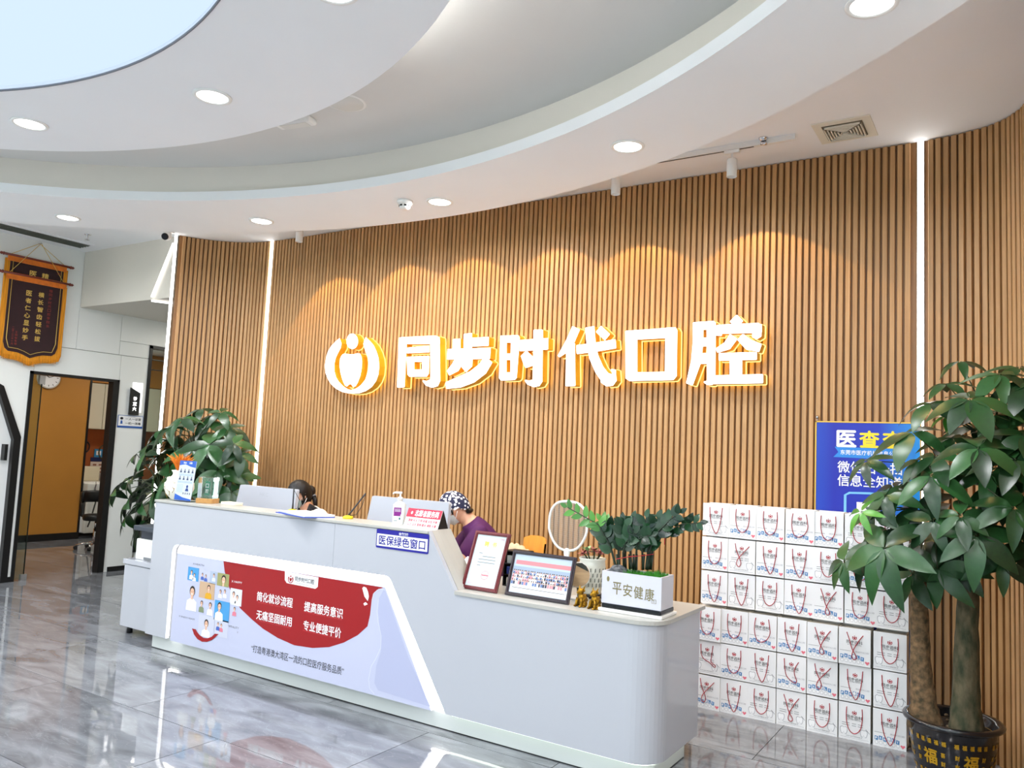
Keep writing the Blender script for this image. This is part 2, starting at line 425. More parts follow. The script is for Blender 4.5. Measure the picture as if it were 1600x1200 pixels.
# ---- second glass opening beside the slat wall
window_1 = struct(MB().box(XL-.06, XL-.05, 5.8, 6.72, .3, 2.68).build('window_1', clear_glass('clear_glass')))
f = MB(); f.box(XL-.1, XL+.015, 5.762, 5.80, .2, 2.716); f.box(XL-.1, XL+.015, 5.762, 6.75, 2.68, 2.716); f.box(XL-.1, XL+.015, 6.715, 6.75, .2, 2.716); f.box(XL-.1, XL+.015, 5.762, 6.75, .26, .30)
f.box(XL-.08, XL-.02, 5.80, 6.715, 2.42, 2.428)
f.build('window_frame', black_frame, window_1)
# ---- clinic room behind the door
orange = mat('ochre_wall', (184, 126, 48), .55, var=.05, vscale=3)
MB().box(-12.2, -12.1, 2.9, 6.80, .1, 3.0).build('wall_clinic', orange)['kind'] = 'structure'
MB().box(-12.2, -12.07, 2.9, 6.80, 0, .1).build('baseboard_clinic', black_frame)['kind'] = 'structure'
MB().box(-12.12, -12.09, 6.80, 6.83, .0, 3.0).build('trim_2', black_frame)['kind'] = 'structure'
wall('wall_clinic_back', -13.1, -13.0, 6.5, 9.0, 0, 3.0, mat('clinic_wall', (205, 204, 184), .5))
wall('wall_clinic_side', -13.1, XL-.1, 2.8, 2.9, 0, 3.0, white_paint)
wall('wall_clinic_end', -13.1, XL-.1, 8.9, 9.0, 0, 3.0, mat('terracotta', (150, 84, 40), .6))
struct(MB().box(-13.1, XL-.1, 2.8, 9.0, 3.0, 3.05).build('ceiling_clinic', ceil_paint))
# ---- ceiling: slab, dropped ring, inner disc, corridor soffit
b = MB(); b.box(XL-.1, XR+.1, YB-.1, 9.1, CEIL, CEIL+.1)
ceiling = struct(b.build('ceiling', ceil_paint))
NSEG = 160
def circ(c, r, z): return [V((c[0]+r*math.cos(2*PI*k/NSEG), c[1]+r*math.sin(2*PI*k/NSEG), z)) for k in range(NSEG)]
def bridge(b, A, B, mi=0, smooth=True):
    n = len(A); b.add(A+B, [(k, (k+1) % n, n+(k+1) % n, n+k) for k in range(n)], mi, smooth)
OUT_C, OUT_R = (-3.75, -.48), 5.25
LIP_C, LIP_R = (-3.52, -.47), 4.46
FAC_C, FAC_R = (-3.42, -.47), 4.475
DSC_C, DSC_R = (-3.70, -.20), 3.15
SKY_C, SKY_R = (-3.65, -.50), 2.60
b = MB()
bridge(b, circ(OUT_C, OUT_R, CEIL), circ(OUT_C, OUT_R, RING))
b2 = circ(OUT_C, OUT_R, RING), circ(LIP_C, LIP_R, RING)
bridge(b, *b2, smooth=False)
bridge(b, circ(LIP_C, LIP_R, RING), circ(LIP_C, LIP_R, RING+.07))
bridge(b, circ(LIP_C, LIP_R, RING+.07), circ(FAC_C, FAC_R+.04, RING+.07), smooth=False)
b.build('ceiling_ring', ceil_paint, ceiling, fix=True)
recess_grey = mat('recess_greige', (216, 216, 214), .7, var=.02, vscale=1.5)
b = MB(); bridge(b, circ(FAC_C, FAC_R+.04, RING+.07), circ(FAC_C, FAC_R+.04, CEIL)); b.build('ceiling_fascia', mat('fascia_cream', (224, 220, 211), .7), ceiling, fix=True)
b = MB()
bridge(b, circ(DSC_C, DSC_R, RING+.12), circ(DSC_C, DSC_R, RING))
bridge(b, circ(DSC_C, DSC_R, RING), circ(SKY_C, SKY_R, RING), smooth=False)
bridge(b, circ(SKY_C, SKY_R, RING), circ(SKY_C, SKY_R, RING+.03))
bridge(b, circ(SKY_C, SKY_R, RING+.12), circ(DSC_C, DSC_R, RING+.12), smooth=False)
b.add(circ(SKY_C, SKY_R, RING+.12), [tuple(range(NSEG))])
b.build('ceiling_disc', ceil_paint, ceiling, fix=True)
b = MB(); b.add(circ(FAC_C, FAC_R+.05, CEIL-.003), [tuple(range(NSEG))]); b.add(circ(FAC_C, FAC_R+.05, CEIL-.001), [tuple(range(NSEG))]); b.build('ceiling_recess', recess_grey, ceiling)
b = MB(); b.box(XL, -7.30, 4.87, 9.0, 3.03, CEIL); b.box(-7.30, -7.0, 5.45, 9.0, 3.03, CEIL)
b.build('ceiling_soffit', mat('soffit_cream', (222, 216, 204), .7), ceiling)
b = MB(); b.add(circ(SKY_C, SKY_R-.004, RING+.022), [tuple(range(NSEG))])
b.add(circ(SKY_C, SKY_R-.004, RING+.028), [tuple(range(NSEG))])
sk = b.single('luminous_ceiling', glow('luminous_film', (206, 226, 255), SKYLIGHT), (SKY_C[0], SKY_C[1], RING+.02), 'large round pale blue backlit ceiling panel at top left', 'ceiling light')
tr = MB(); tr.tube([p for p in circ(SKY_C, SKY_R-.002, RING-.001)], .006, 6, closed=True); tr.build('rim', mat('dark_rim', (120, 122, 130), .5), sk)
# ---- shop front behind the viewer: glazed, daylight comes in here
window_2 = struct(MB().box(XL, XR, YB-.02, YB-.01, .1, CEIL-.1).build('window_2', clear_glass('clear_glass')))
f = MB(); f.box(XL, XR, YB-.06, YB+.04, 0, .1); f.box(XL, XR, YB-.06, YB+.04, CEIL-.1, CEIL)
for k in range(9): f.box(XL+k*1.405, XL+k*1.405+.06, YB-.06, YB+.04, .1, CEIL-.1)
f.build('window_frame', black_frame, window_2)
pl = bpy.data.lights.new('daylight_portal', 'AREA'); pl.shape = 'RECTANGLE'; pl.size = XR-XL; pl.size_y = CEIL-.2
pl.cycles.is_portal = True
po = bpy.data.objects.new('daylight_portal', pl); COL.objects.link(po); po.location = ((XL+XR)/2, YB-.08, CEIL/2); po.rotation_euler = (math.radians(-90), 0, 0)
# ================================================================ LAMPS
def downlight(x, y, label, group):
    t = thing('downlight', label, 'downlight', (x, y, RING), 0, group)
    b = MB(); b.lathe([(.078, -.001), (.082, -.008), (.098, -.006), (.100, .0)], seg=28); b.build('trim_ring', white_plastic, t, local=True)
    b = MB(); b.lathe([(.0001, -.003), (.079, -.003)], seg=28); b.build('diffuser', glow('downlight_disc', (255, 254, 250), DOWN_DISC), t, local=True)
    l = bpy.data.lights.new('lamp', 'AREA'); l.shape = 'DISK'; l.size = .15; l.energy = DOWN_W; l.color = (.97, .985, 1.0)
    lo = bpy.data.objects.new('lamp', l); COL.objects.link(lo); lo.parent = t; lo.location = (0, 0, -.012)
    return t
names = {0: 'round downlight at the very top right edge of the ceiling', 1: 'round downlight in the lower ring above the right part of the sign', 2: 'round downlight beside the smoke detector', 3: 'round downlight above the left plant, in the lower ring', 4: 'leftmost round downlight in the lower ring, above the red banners'}
for k in range(18):
    a = math.radians(48.2+19.7*k)
    downlight(OUT_C[0]+4.93*math.cos(a), OUT_C[1]+4.93*math.sin(a), names.get(k, 'round downlight in the outer ring behind the viewer'), 'ring downlights' if k in names else 'ring downlights behind the viewer')
names = {0: 'round downlight cut by the top edge, in the inner disc', 1: 'round downlight in the inner disc, just right of the blue panel', 2: 'round downlight in the inner disc at the left edge'}
for k in range(12):
    a = math.radians(58.5+28.7*k)
    downlight(DSC_C[0]+2.72*math.cos(a), DSC_C[1]+2.72*math.sin(a), names.get(k, 'round downlight in the inner disc behind the viewer'), 'disc downlights' if k in names else 'disc downlights behind the viewer')
# cove strip on the top edge of the inner disc
b = MB(); pts = [V((DSC_C[0]+(DSC_R-.06)*math.cos(math.radians(a)), DSC_C[1]+(DSC_R-.06)*math.sin(math.radians(a)), RING+.128)) for a in range(-20, 76, 3)]
b.tube(pts, .008, 6); b.single('cove_light_strip', glow('cove_led', (255, 253, 248), 60), pts[0], 'hidden white light strip on top of the inner ceiling disc', 'light strip')
# upright LED strips in the slat wall
def led_upright(pos, d, label, z0=0.0, z1=CEIL-.004, wdt=.016):
    t = thing('led_strip', label, 'light strip', (pos[0], pos[1], 0), math.atan2(d[1], d[0]), 'upright light strips of the slat wall')
    MB().box(-wdt-.004, wdt+.004, -.012, 0, z0, z1).build('channel', alu, t, local=True)
    MB().box(-wdt, wdt, -.020, -.0121, z0, z1).build('diffuser', led_white, t, local=True)
led_upright(*on_path(LED_A), 'upright white light strip behind the left plant, in the slats')
led_upright(*on_path(LED_B), 'upright white light strip near the right plant, in the slats')
led_upright((-7.262, 4.83), (.35, .94), 'upright white light strip on the left end of the slat wall', z0=.74, wdt=.012)
# zigzag LED line on the corridor bulkhead
t = thing('led_line', 'white zigzag light line on the corridor bulkhead', 'light strip', (-7.5, 4.85, 3.03))
def bar(name, p, q, r=.011):
    p = V(p); q = V(q); d = (q-p).normalized(); m = MB(); m.tube([p, q], r, 8); return m.build(name, glow('led_line_white', (255, 253, 250), 3.0), t)
pc = at_y(237, 464, 4.85); pt_ = at_y(271, 380, 4.85); pe = at_z(264, 473, 3.012)
bar('slanted_tube', pt_, pc); bar('soffit_tube', (pc.x, 4.85, 3.012), (pe.x, pe.y+.02, 3.012))
# ---- ceiling track and spot lamps
track_y = 4.98
t = thing('lighting_track', 'white ceiling track carrying the spot lamps', 'track', (-3.7, track_y, CEIL))
MB().box(-6.3, -1.16, track_y-.017, track_y+.017, CEIL-.035, CEIL).build('rail', white_plastic, t)
MB().box(-6.3, -1.42, track_y-.006, track_y+.006, CEIL-.0362, CEIL-.035).build('slot', black_frame, t)
b = MB(); b.lathe([(.02, -.02), (.03, -.005), (.03, 0)], (-1.352, track_y-.03, CEIL), 16); b.tube([(-1.37, track_y-.02, CEIL-.03), (-1.33, track_y-.02, CEIL-.035)], .012, 8)
b.build('chrome_coupler', chrome, t)
spot_lab = ['white spot lamp at the far left of the track, under the ring', 'second white spot lamp of the track, hidden above the ring', 'third white spot lamp of the track, hidden above the ring', 'fourth white spot lamp of the track, hidden above the ring', 'white spot lamp just peeking below the ring above the sign', 'white spot lamp hanging in full view left of the air diffuser']
for k, (x, xa) in enumerate([(-5.60, -5.44), (-4.72, -4.60), (-3.97, -3.92), (-3.12, -3.09), (-2.39, -2.36), (-1.56, -1.46)]):
    t = thing('spot_lamp', spot_lab[k], 'spotlight', (x, track_y, CEIL-.036), 0, 'spot lamps on the ceiling track')
    up = .062 if k in (1, 2, 3) else 0
    MB().box(-.05, .05, -.016, .016, -.022, 0, bev=.003).build('adapter', white_plastic, t, local=True)
    MB().tube([(0, 0, -.02), (0, 0, -.075)], .008, 10).build('stem', white_plastic, t, local=True)
    b = MB(); b.lathe([(.0, 0), (.030, 0), (.033, -.006), (.033, -.118), (.029, -.12), (.027, -.105), (0, -.105)], (0, 0, -.06+min(up, .036)), 20)
    b.v = [V((v.x, v.y, v.z*(1-.15*(up > 0)))) for v in b.v]
    b.build('can', white_plastic, t, local=True)
    MB().lathe([(0, -.160+up*.75), (.026, -.160+up*.75)], (0, 0, 0), 16).build('lens', glow('warm_lens', (255, 226, 170), 14), t, local=True)
    l = bpy.data.lights.new('lamp', 'SPOT'); l.energy = SPOT_W; l.color = (1, .63, .20); l.spot_size = math.radians(92); l.spot_blend = .06; l.shadow_soft_size = .012
    lo = bpy.data.objects.new('lamp', l); COL.objects.link(lo); lo.parent = t; lo.location = (0, 0, -.19+up*.7)
    lo.rotation_euler = V((xa-x, .25, -1)).to_track_quat('-Z', 'Y').to_euler()
# ---- clinic and corridor ceiling lamps
def panel_lamp(x, y, z, label, w, size=.5):
    t = thing('ceiling_panel_lamp', label, 'ceiling light', (x, y, z))
    MB().box(-size/2, size/2, -size/2, size/2, -.015, 0).build('frame', alu, t, local=True)
    MB().box(-size/2+.02, size/2-.02, -size/2+.02, size/2-.02, -.018, -.0151).build('diffuser', glow('panel_lamp', (255, 250, 240), 4), t, local=True)
    l = bpy.data.lights.new('lamp', 'AREA'); l.size = size*.9; l.energy = w; l.color = (1, .95, .85)
    lo = bpy.data.objects.new('lamp', l); COL.objects.link(lo); lo.parent = t; lo.location = (0, 0, -.03)
panel_lamp(-10.9, 5.2, 2.99, 'square ceiling lamp inside the clinic room', 26)
panel_lamp(-11.0, 7.6, 2.99, 'square ceiling lamp at the back of the clinic room', 20)
panel_lamp(-8.0, 6.6, 3.028, 'square ceiling lamp in the corridor behind the slat wall', 14)
# ---- things on the ceiling
t = thing('air_diffuser', 'square white air diffuser in the ceiling at the right', 'air vent', (-.88, 5.035, CEIL))
b = MB(); b.box(-.165, .165, -.165, .165, -.008, 0); b.build('frame', mat('diffuser_cream', (232, 228, 214), .45), t, local=True)
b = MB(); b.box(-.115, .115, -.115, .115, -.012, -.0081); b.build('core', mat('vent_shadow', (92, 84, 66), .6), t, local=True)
for k in range(6):
    b = MB(); r = .022+.017*k
    for (x0, x1, y0, y1) in ((-r, r, -r, -r+.007), (-r, r, r-.007, r), (-r, -r+.007, -r, r), (r-.007, r, -r, r)): b.box(x0, x1, y0, y1, -.024, -.011)
    b.build('louver', mat('diffuser_cream', (232, 228, 214), .45), t, local=True)
t = thing('linear_vent', 'long dark grey linear air vent above the red banners', 'air vent', (-8.69, 3.9, CEIL))
MB().box(-8.84, -8.55, 2.6, 4.72, CEIL-.01, CEIL).build('frame', ceil_paint, t)
MB().box(-8.81, -8.59, 2.62, 4.69, CEIL-.013, CEIL-.0101).build('slot', mat('vent_grey', (84, 92, 84), .6), t)
for k in range(4): MB().box(-8.78+.05*k, -8.775+.05*k, 2.62, 4.69, CEIL-.02, CEIL-.013).build('vane', mat('vent_vane', (96, 104, 96), .5), t)
t = thing('smoke_detector', 'white smoke detector on the lower ceiling ring', 'smoke detector', (*at_z(633, 314, RING).to_2d(), RING))
b = MB(); b.lathe([(.058, 0), (.058, -.012), (.05, -.03), (.042, -.032)], seg=24); b.build('base', white_plastic, t, local=True)
b = MB(); b.lathe([(.042, -.03), (.04, -.05), (.028, -.062), (0, -.064)], seg=24); b.build('sensor_cap', white_plastic, t, local=True)
for k in range(8):
    a = 2*PI*k/8; b = MB(); b.obox((.041*math.cos(a), .041*math.sin(a), -.041), (math.cos(a), math.sin(a), 0), (-math.sin(a), math.cos(a), 0), (0, 0, 1), .003, .009, .006); b.build('slot', black_plastic, t, local=True)
p = at_z(540, 160, CEIL)
t = thing('ceiling_speaker', 'round white flush disc in the ceiling recess, half hidden by the inner disc', 'speaker', p)
MB().lathe([(.125, 0), (.125, -.004), (.112, -.006)], seg=32).build('rim', white_plastic, t, local=True)
MB().lathe([(.110, -.004), (.108, -.009), (.0, -.013)], seg=32).build('cover', mat('cover_grey', (222, 222, 218), .5), t, local=True)
p = at_z(462, 187, CEIL)
t = thing('motion_sensor', 'small rounded white box on the ceiling at the edge of the inner disc', 'sensor', p, math.radians(10))
MB().box(-.14, .14, -.045, .045, -.04, 0, bev=.015, seg=3).build('case', white_plastic, t, local=True)
MB().box(-.10, .10, -.03, .03, -.043, -.0401).build('lens', mat('cover_grey', (222, 222, 218), .5), t, local=True)
p = at_z(137, 366, CEIL)
t = thing('sprinkler', 'small metal fire sprinkler on the ceiling near the linear vent', 'sprinkler', p)
MB().lathe([(.035, 0), (.03, -.008), (.012, -.01), (.011, -.04), (.006, -.045), (.006, -.055), (.0, -.055)], seg=16).build('body', chrome, t, local=True)
MB().lathe([(.0, -.058), (.024, -.058), (.024, -.061), (0, -.061)], seg=16).build('deflector', chrome, t, local=True)
p = at_z(263, 358, CEIL)
t = thing('security_camera', 'white dome security camera above the left end of the slat wall', 'camera', p)
MB().lathe([(.06, 0), (.06, -.025), (.05, -.035), (.03, -.04)], seg=24).build('base', white_plastic, t, local=True)
b = MB(); b.ball((0, -.01, -.07), .047, seg=20, rings=12); b.build('housing', white_plastic, t, local=True)
b = MB(); c = V((.018, -.042, -.088)); dv = V((.45, -.75, -.45)).normalized(); b.tube([c-dv*.01, c+dv*.006, c+dv*.012], [.034, .034, .026], 20); b.build('lens', mat('camera_glass', (14, 20, 28), .08), t, local=True)
# ================================================================ ILLUMINATED WALL SIGN
SF, SB = 5.295, 5.385                     # face and back of the letters
sign_face = glow('sign_face', (255, 255, 255), SIGN)
sign_side = mat('sign_return', (236, 178, 40), .4)
sign_back = glow('sign_halo', (255, 200, 50), HALO)
sign_rim = glow('sign_rim', (255, 226, 140), 1.6)
def sp(u, v, o, sc): p = at_y(o[0]+u/sc, o[1]+v/sc, SF); return (p.x, p.z)
def stroke(pts, w):
    """outline of a thick stroke"""
    n = len(pts); ww = w if isinstance(w, (list, tuple)) else [w]*n
    L, R = [], []
    for i in range(n):
        a = V((*pts[max(i-1, 0)], 0)); c = V((*pts[min(i+1, n-1)], 0)); d = (c-a).normalized(); nn = V((-d.y, d.x, 0))*(ww[i]/2)
        p = V((*pts[i], 0))
        L.append(p+nn); R.append(p-nn)
    return [(p.x, p.y) for p in L+R[::-1]]
def grow(pts, k):
    n = len(pts); A = sum(pts[i][0]*pts[(i+1) % n][1]-pts[(i+1) % n][0]*pts[i][1] for i in range(n)); sg = 1 if A > 0 else -1
    out = []
    for i in range(n):
        a = V((*pts[i-1], 0)); b = V((*pts[i], 0)); c = V((*pts[(i+1) % n], 0))
        d1 = (b-a); d2 = (c-b)
        if d1.length < 1e-6 or d2.length < 1e-6: out.append(pts[i]); continue
        d1.normalize(); d2.normalize(); nrm = V((d1.y+d2.y, -d1.x-d2.x, 0))*sg
        if nrm.length < 1e-6: out.append(pts[i]); continue
        nrm.normalize(); out.append((b.x+nrm.x*k, b.y+nrm.y*k))
    return out
def sign_piece(label, polys, rounding=.012, holes=()):
    xs = [p[0] for q in polys for p in q]; zs = [p[1] for q in polys for p in q]
    t = thing('sign_logo' if label.startswith('glowing round') else 'sign_character', label, 'sign', ((min(xs)+max(xs))/2, SB, min(zs)), 0, 'illuminated pieces of the wall sign')
    f, sd, bk, rm = MB(), MB(), MB(), MB()
    F, Bk = front(SF), front(SB)
    for q in polys:
        q = rounded(q, rounding, 3) if rounding else q
        f.prism(F, q, -.004, 0)
        sd.prism(F, q, -(SB-SF)+.008, -.004, caps=False)
        rm.prism(F, grow(q, .006), -(SB-SF), -(SB-SF)+.008)
        bk.prism(F, grow(q, .003), -(SB-SF)-.004, -(SB-SF)-.0005)
    f.build('face', sign_face, t); sd.build('return', sign_side, t); rm.build('back_rim', sign_rim, t); bk.build('halo_light', sign_back, t)
A_ = lambda u, v: sp(u, v, (480, 460), 4); B_ = lambda u, v: sp(u, v, (840, 460), 4); L_ = lambda u, v: sp(u, v, (500, 500), 8.571)
def st(fn, pts, w): return stroke([fn(*p) for p in pts], ([x*K for x in w] if isinstance(w, (list, tuple)) else w*K))
K = (A_(100, 400)[0]-A_(0, 400)[0])/100      # metres per traced unit
KB = (B_(300, 400)[0]-B_(200, 400)[0])/100
left_arm = [(260, 245), (205, 290), (150, 350), (110, 415), (85, 490), (65, 610), (75, 710), (105, 790), (150, 860), (215, 920), (300, 965), (390, 983), (450, 985), (530, 978), (610, 950), (690, 895), (745, 820), (778, 730), (790, 620), (780, 510), (755, 425), (715, 340), (665, 280), (610, 230),
            (580, 320), (605, 410), (640, 490), (652, 600), (640, 700), (605, 800), (550, 870), (490, 915), (420, 938), (370, 930), (310, 890), (250, 830), (212, 770), (190, 690), (187, 590), (205, 510), (240, 435), (275, 370), (283, 310)]
dot = [(430+75*math.cos(a*PI/10), 285+103*math.sin(a*PI/10)) for a in range(20)]
tooth = [(300, 462), (330, 450), (370, 455), (440, 462), (500, 445), (532, 450), (552, 490), (560, 560), (552, 660), (535, 750), (500, 840), (470, 888), (440, 893), (425, 870), (405, 855), (382, 866), (355, 892), (330, 870), (300, 800), (275, 710), (262, 620), (266, 530), (280, 490)]
sign_piece('glowing round logo of a tooth between two arms on the slat wall', [[L_(*p) for p in q] for q in (left_arm, dot, tooth)], 0)
poly = lambda fn, pts: [fn(*p) for p in pts]
sign_piece('glowing white sign character 同 right after the round logo', [
    poly(A_, [(573, 270), (622, 268), (607, 580), (562, 582)]), poly(A_, [(580, 268), (800, 257), (826, 268), (828, 310), (600, 310)]),
    poly(A_, [(768, 280), (826, 270), (830, 540), (815, 573), (780, 583), (742, 570), (714, 533), (745, 542), (770, 530)]),
    poly(A_, [(622, 333), (762, 320), (762, 362), (622, 368)]),
    poly(A_, [(622, 390), (667, 388), (667, 515), (640, 515), (626, 500)]), poly(A_, [(718, 386), (762, 384), (758, 495), (745, 514), (718, 514)]), poly(A_, [(640, 389), (745, 385), (745, 420), (640, 422)]), poly(A_, [(640, 470), (745, 468), (745, 514), (640, 515)])], .006)
sign_piece('glowing white sign character 步, second of the six', [
    st(A_, [(1004, 244), (1002, 360)], 38), st(A_, [(1000, 300), (1133, 293)], 34), st(A_, [(933, 278), (931, 365)], 37), st(A_, [(875, 374), (1143, 368)], 42),
    st(A_, [(1004, 380), (1002, 440), (978, 470)], [44, 44, 30]), st(A_, [(957, 400), (925, 455), (880, 492)], [42, 42, 22]),
    st(A_, [(1132, 405), (1095, 465), (1030, 515), (950, 548), (866, 570)], [44, 48, 48, 44, 26])], .006)
sign_piece('glowing white sign character 时, third of the six', [
    poly(A_, [(1206, 258), (1246, 257), (1243, 536), (1212, 538), (1199, 525)]), poly(A_, [(1274, 256), (1318, 255), (1327, 270), (1308, 520), (1298, 533), (1268, 535)]),
    poly(A_, [(1220, 257), (1310, 255), (1310, 300), (1220, 301)]), poly(A_, [(1220, 370), (1300, 368), (1300, 409), (1220, 410)]), poly(A_, [(1220, 488), (1295, 487), (1290, 535), (1215, 538)]),
    st(A_, [(1328, 320), (1505, 308)], 42), poly(A_, [(1415, 220), (1472, 220), (1468, 545), (1450, 572), (1415, 580), (1375, 562), (1352, 528), (1385, 540), (1410, 532)]), st(A_, [(1352, 368), (1380, 410), (1388, 452)], [30, 46, 34])], .006)
K = KB
sign_piece('glowing white sign character 代, fourth of the six', [
    st(B_, [(240, 208), (205, 290), (170, 345), (130, 388)], [52, 52, 44, 14]), poly(B_, [(178, 350), (232, 300), (235, 572), (175, 574)]), st(B_, [(243, 345), (360, 330), (488, 308)], 50),
    st(B_, [(325, 203), (332, 290), (350, 390), (385, 470), (440, 545)], [56, 54, 54, 54, 60]), poly(B_, [(395, 480), (470, 500), (455, 465), (487, 470), (492, 540), (470, 570), (430, 575), (395, 550)]), st(B_, [(380, 215), (435, 268)], 44)], .006)
sign_piece('glowing white square sign character 口, fifth of the six', [
    poly(B_, [(548, 228), (622, 222), (622, 540), (575, 542), (550, 525)]), poly(B_, [(798, 208), (862, 206), (872, 225), (868, 510), (850, 533), (795, 536)]),
    poly(B_, [(580, 226), (845, 206), (845, 270), (580, 284)]), poly(B_, [(580, 488), (845, 482), (845, 535), (580, 541)])], .006)
sign_piece('glowing white sign character 腔, last of the six', [
    st(B_, [(1003, 172), (1002, 300), (990, 420), (948, 562)], [54, 54, 52, 36]), poly(B_, [(985, 174), (1100, 165), (1112, 180), (1108, 218), (985, 222)]),
    poly(B_, [(1056, 172), (1112, 172), (1110, 545), (1090, 566), (1060, 566), (1030, 545), (1058, 540)]), st(B_, [(1010, 298), (1085, 296)], 44), st(B_, [(1005, 402), (1085, 398)], 54),
    st(B_, [(1222, 148), (1262, 188)], 48), poly(B_, [(1122, 190), (1380, 178), (1400, 195), (1400, 240), (1122, 246)]), st(B_, [(1136, 195), (1128, 258)], 36), poly(B_, [(1345, 185), (1400, 185), (1398, 262), (1370, 280), (1340, 268)]),
    st(B_, [(1225, 262), (1185, 320), (1118, 352)], [46, 44, 24]), st(B_, [(1265, 265), (1320, 315), (1392, 335)], [40, 52, 40]),
    poly(B_, [(1132, 367), (1370, 360), (1370, 408), (1132, 414)]), poly(B_, [(1200, 395), (1278, 395), (1278, 520), (1200, 520)]), poly(B_, [(1095, 506), (1408, 498), (1408, 555), (1095, 560)])], .006)
# ================================================================ RECEPTION DESK
YF = 3.74; HT, LT = 1.12, .80; DX0, DX1 = -5.60, -1.49; SLX0, SLX1 = -2.93, -2.72; YK = 4.40; ZB = .112
desk = thing('reception_desk', 'long white glossy reception desk with a lowered right end', 'desk', (-3.6, 4.0, 0))
P = front(YF)
cut = rounded([(-5.345, ZB), (-5.345, .806), (-3.215, .822), (-2.742, ZB)], .06, 5, which=(1, 2))
SEAM = -3.69
# front skin in two boards with a fine joint
def split_cut(x): # height of the recess top at x
    return .806+(.822-.806)*(x+5.345)/(5.345-3.215)
lf = [(DX0, ZB)]+[p for p in cut if p[0] < SEAM]+[(SEAM-.001, split_cut(SEAM)), (SEAM-.001, HT-.022), (DX0, HT-.022)]
rf = [(SEAM+.001, split_cut(SEAM))]+[p for p in cut if p[0] > SEAM]+[(SLX1, ZB), (SLX1, LT-.0005), (SLX0, HT-.001), (SLX0, HT-.022), (SEAM+.001, HT-.022)]
MB().prism(P, lf, -.03, 0).build('front_panel', lacquer, desk)
MB().prism(P, rf, -.03, 0).build('front_panel', lacquer, desk)
MB().prism(P, [(-5.56, ZB), (-2.725, ZB), (-2.735, .79), (-2.80, .86), (-5.56, .86)], -.08, -.062).build('recess_board', lacquer, desk)
# light band around the poster
band_in = [(-5.245, ZB+.002), (-5.24, .735), (-3.24, .745), (-2.86, ZB+.002)]
cutg = rounded([(-5.342, ZB+.002), (-5.342, .803), (-3.217, .819), (-2.745, ZB+.002)], .06, 5, which=(1, 2))
outer = cutg
b = MB(); inn = rounded(band_in, .03, 5, which=(1, 2))
n = len(outer)
for i in range(n-1): b.prism(P, [outer[i], outer[i+1], inn[i+1], inn[i]], -.060, -.045)
b.build('light_band', glow('desk_led', (255, 253, 244), 11), desk)
# plinth with rounded right corner, LED under the overhang
def desk_plan(x0, x1, y0, y1, r): return [(x0, y0)]+arc(x1-r, y0+r, r, -90, 0, 10)+[(x1, y1), (x0, y1)]
MB().plan(desk_plan(DX0+.01, DX1-.05, YF+.06, YK-.1, .1), 0, ZB-.004).build('plinth', mat('plinth_white', (206, 210, 208), .3), desk)
MB().plan(desk_plan(DX0+.011, DX1-.049, YF+.059, YK-.11, .1), 0, .006).build('seam_shadow_line', black_frame, desk)  # black strip standing in for the shadow line in the seam under the plinth
b = MB(); pts = [(SLX1, YF+.035)]+arc(DX1-.15, YF+.16, .125, -90, 0, 8)+[(DX1-.025, YK-.12)]
b.tube([(x, y, ZB-.008) for x, y in pts], .006, 6)
b.build('plinth_light', glow('plinth_led', (240, 255, 240), 4), desk)
# raised counter
MB().box(DX0, DX0+.03, YF+.03, 3.945, ZB, HT-.022).build('end_panel', lacquer, desk)
MB().box(DX0-.005, SLX0, YF-.008, 3.955, HT-.02, HT, bev=.004).build('counter_top', lacquer_warm, desk)
d = (V((SLX1, 0, LT))-V((SLX0, 0, HT))).normalized()
b = MB(); b.prism(P, [(SLX0, HT), (SLX1+.004, LT+.0005), (SLX1-.03, LT+.0005), (SLX0-.03, HT-.021), (SLX0-.004, HT-.021)], -.215, -.031); b.build('slanted_end', lacquer_warm, desk)
MB().box(DX0+.03, SLX0-.02, 3.92, 3.945, .76, HT-.022).build('inner_back', lacquer_warm, desk)
MB().box(DX0+.03, SLX1-.005, YF+.09, 4.62, .735, .76, bev=.003).build('worktop', lacquer_warm, desk)
for x in (DX0+.05, -3.7): MB().box(x, x+.03, 4.12, 4.58, 0, .735).build('leg_panel', lacquer, desk)
# lowered end
MB().plan(desk_plan(SLX1, DX1, YF, YK-.04, .15), ZB, LT-.022).build('low_body', lacquer, desk)
MB().plan(desk_plan(SLX1+.002, DX1+.012, YF-.008, YK+.012, .155), LT-.02, LT).build('low_top', lacquer_warm, desk)
# ---------------------------------------------------------------- printed poster on the desk front
def ell(b, P, cx, cy, rx, ry, d, mi, n=14, a0=0, a1=360):
    return b.poly(P, [(cx+rx*math.cos(math.radians(a0+(a1-a0)*i/n)), cy+ry*math.sin(math.radians(a0+(a1-a0)*i/n))) for i in range(n if a1-a0 == 360 else n+1)], d, mi)
def rect(b, P, x0, x1, y0, y1, d, mi): return b.poly(P, [(x0, y0), (x1, y0), (x1, y1), (x0, y1)], d, mi)
PF = YF-.012
def pk(u, v): p = at_y(250+u/3.478, 840+v/3.478, PF); return (p.x, p.z)
poster = thing('poster_board', 'white and red printed poster board in the lit recess of the desk front', 'poster', (-4.1, PF, .114))
PP = front(PF)
outl = [(-5.27, .114), (-5.262, .748), (-3.232, .757), (-2.835, .114)]
pboard = MB().prism(PP, outl, -.035, 0).build('board', mat('poster_paper', (188, 191, 214), .35), poster)
red = mat('poster_red', (150, 8, 16), .4)
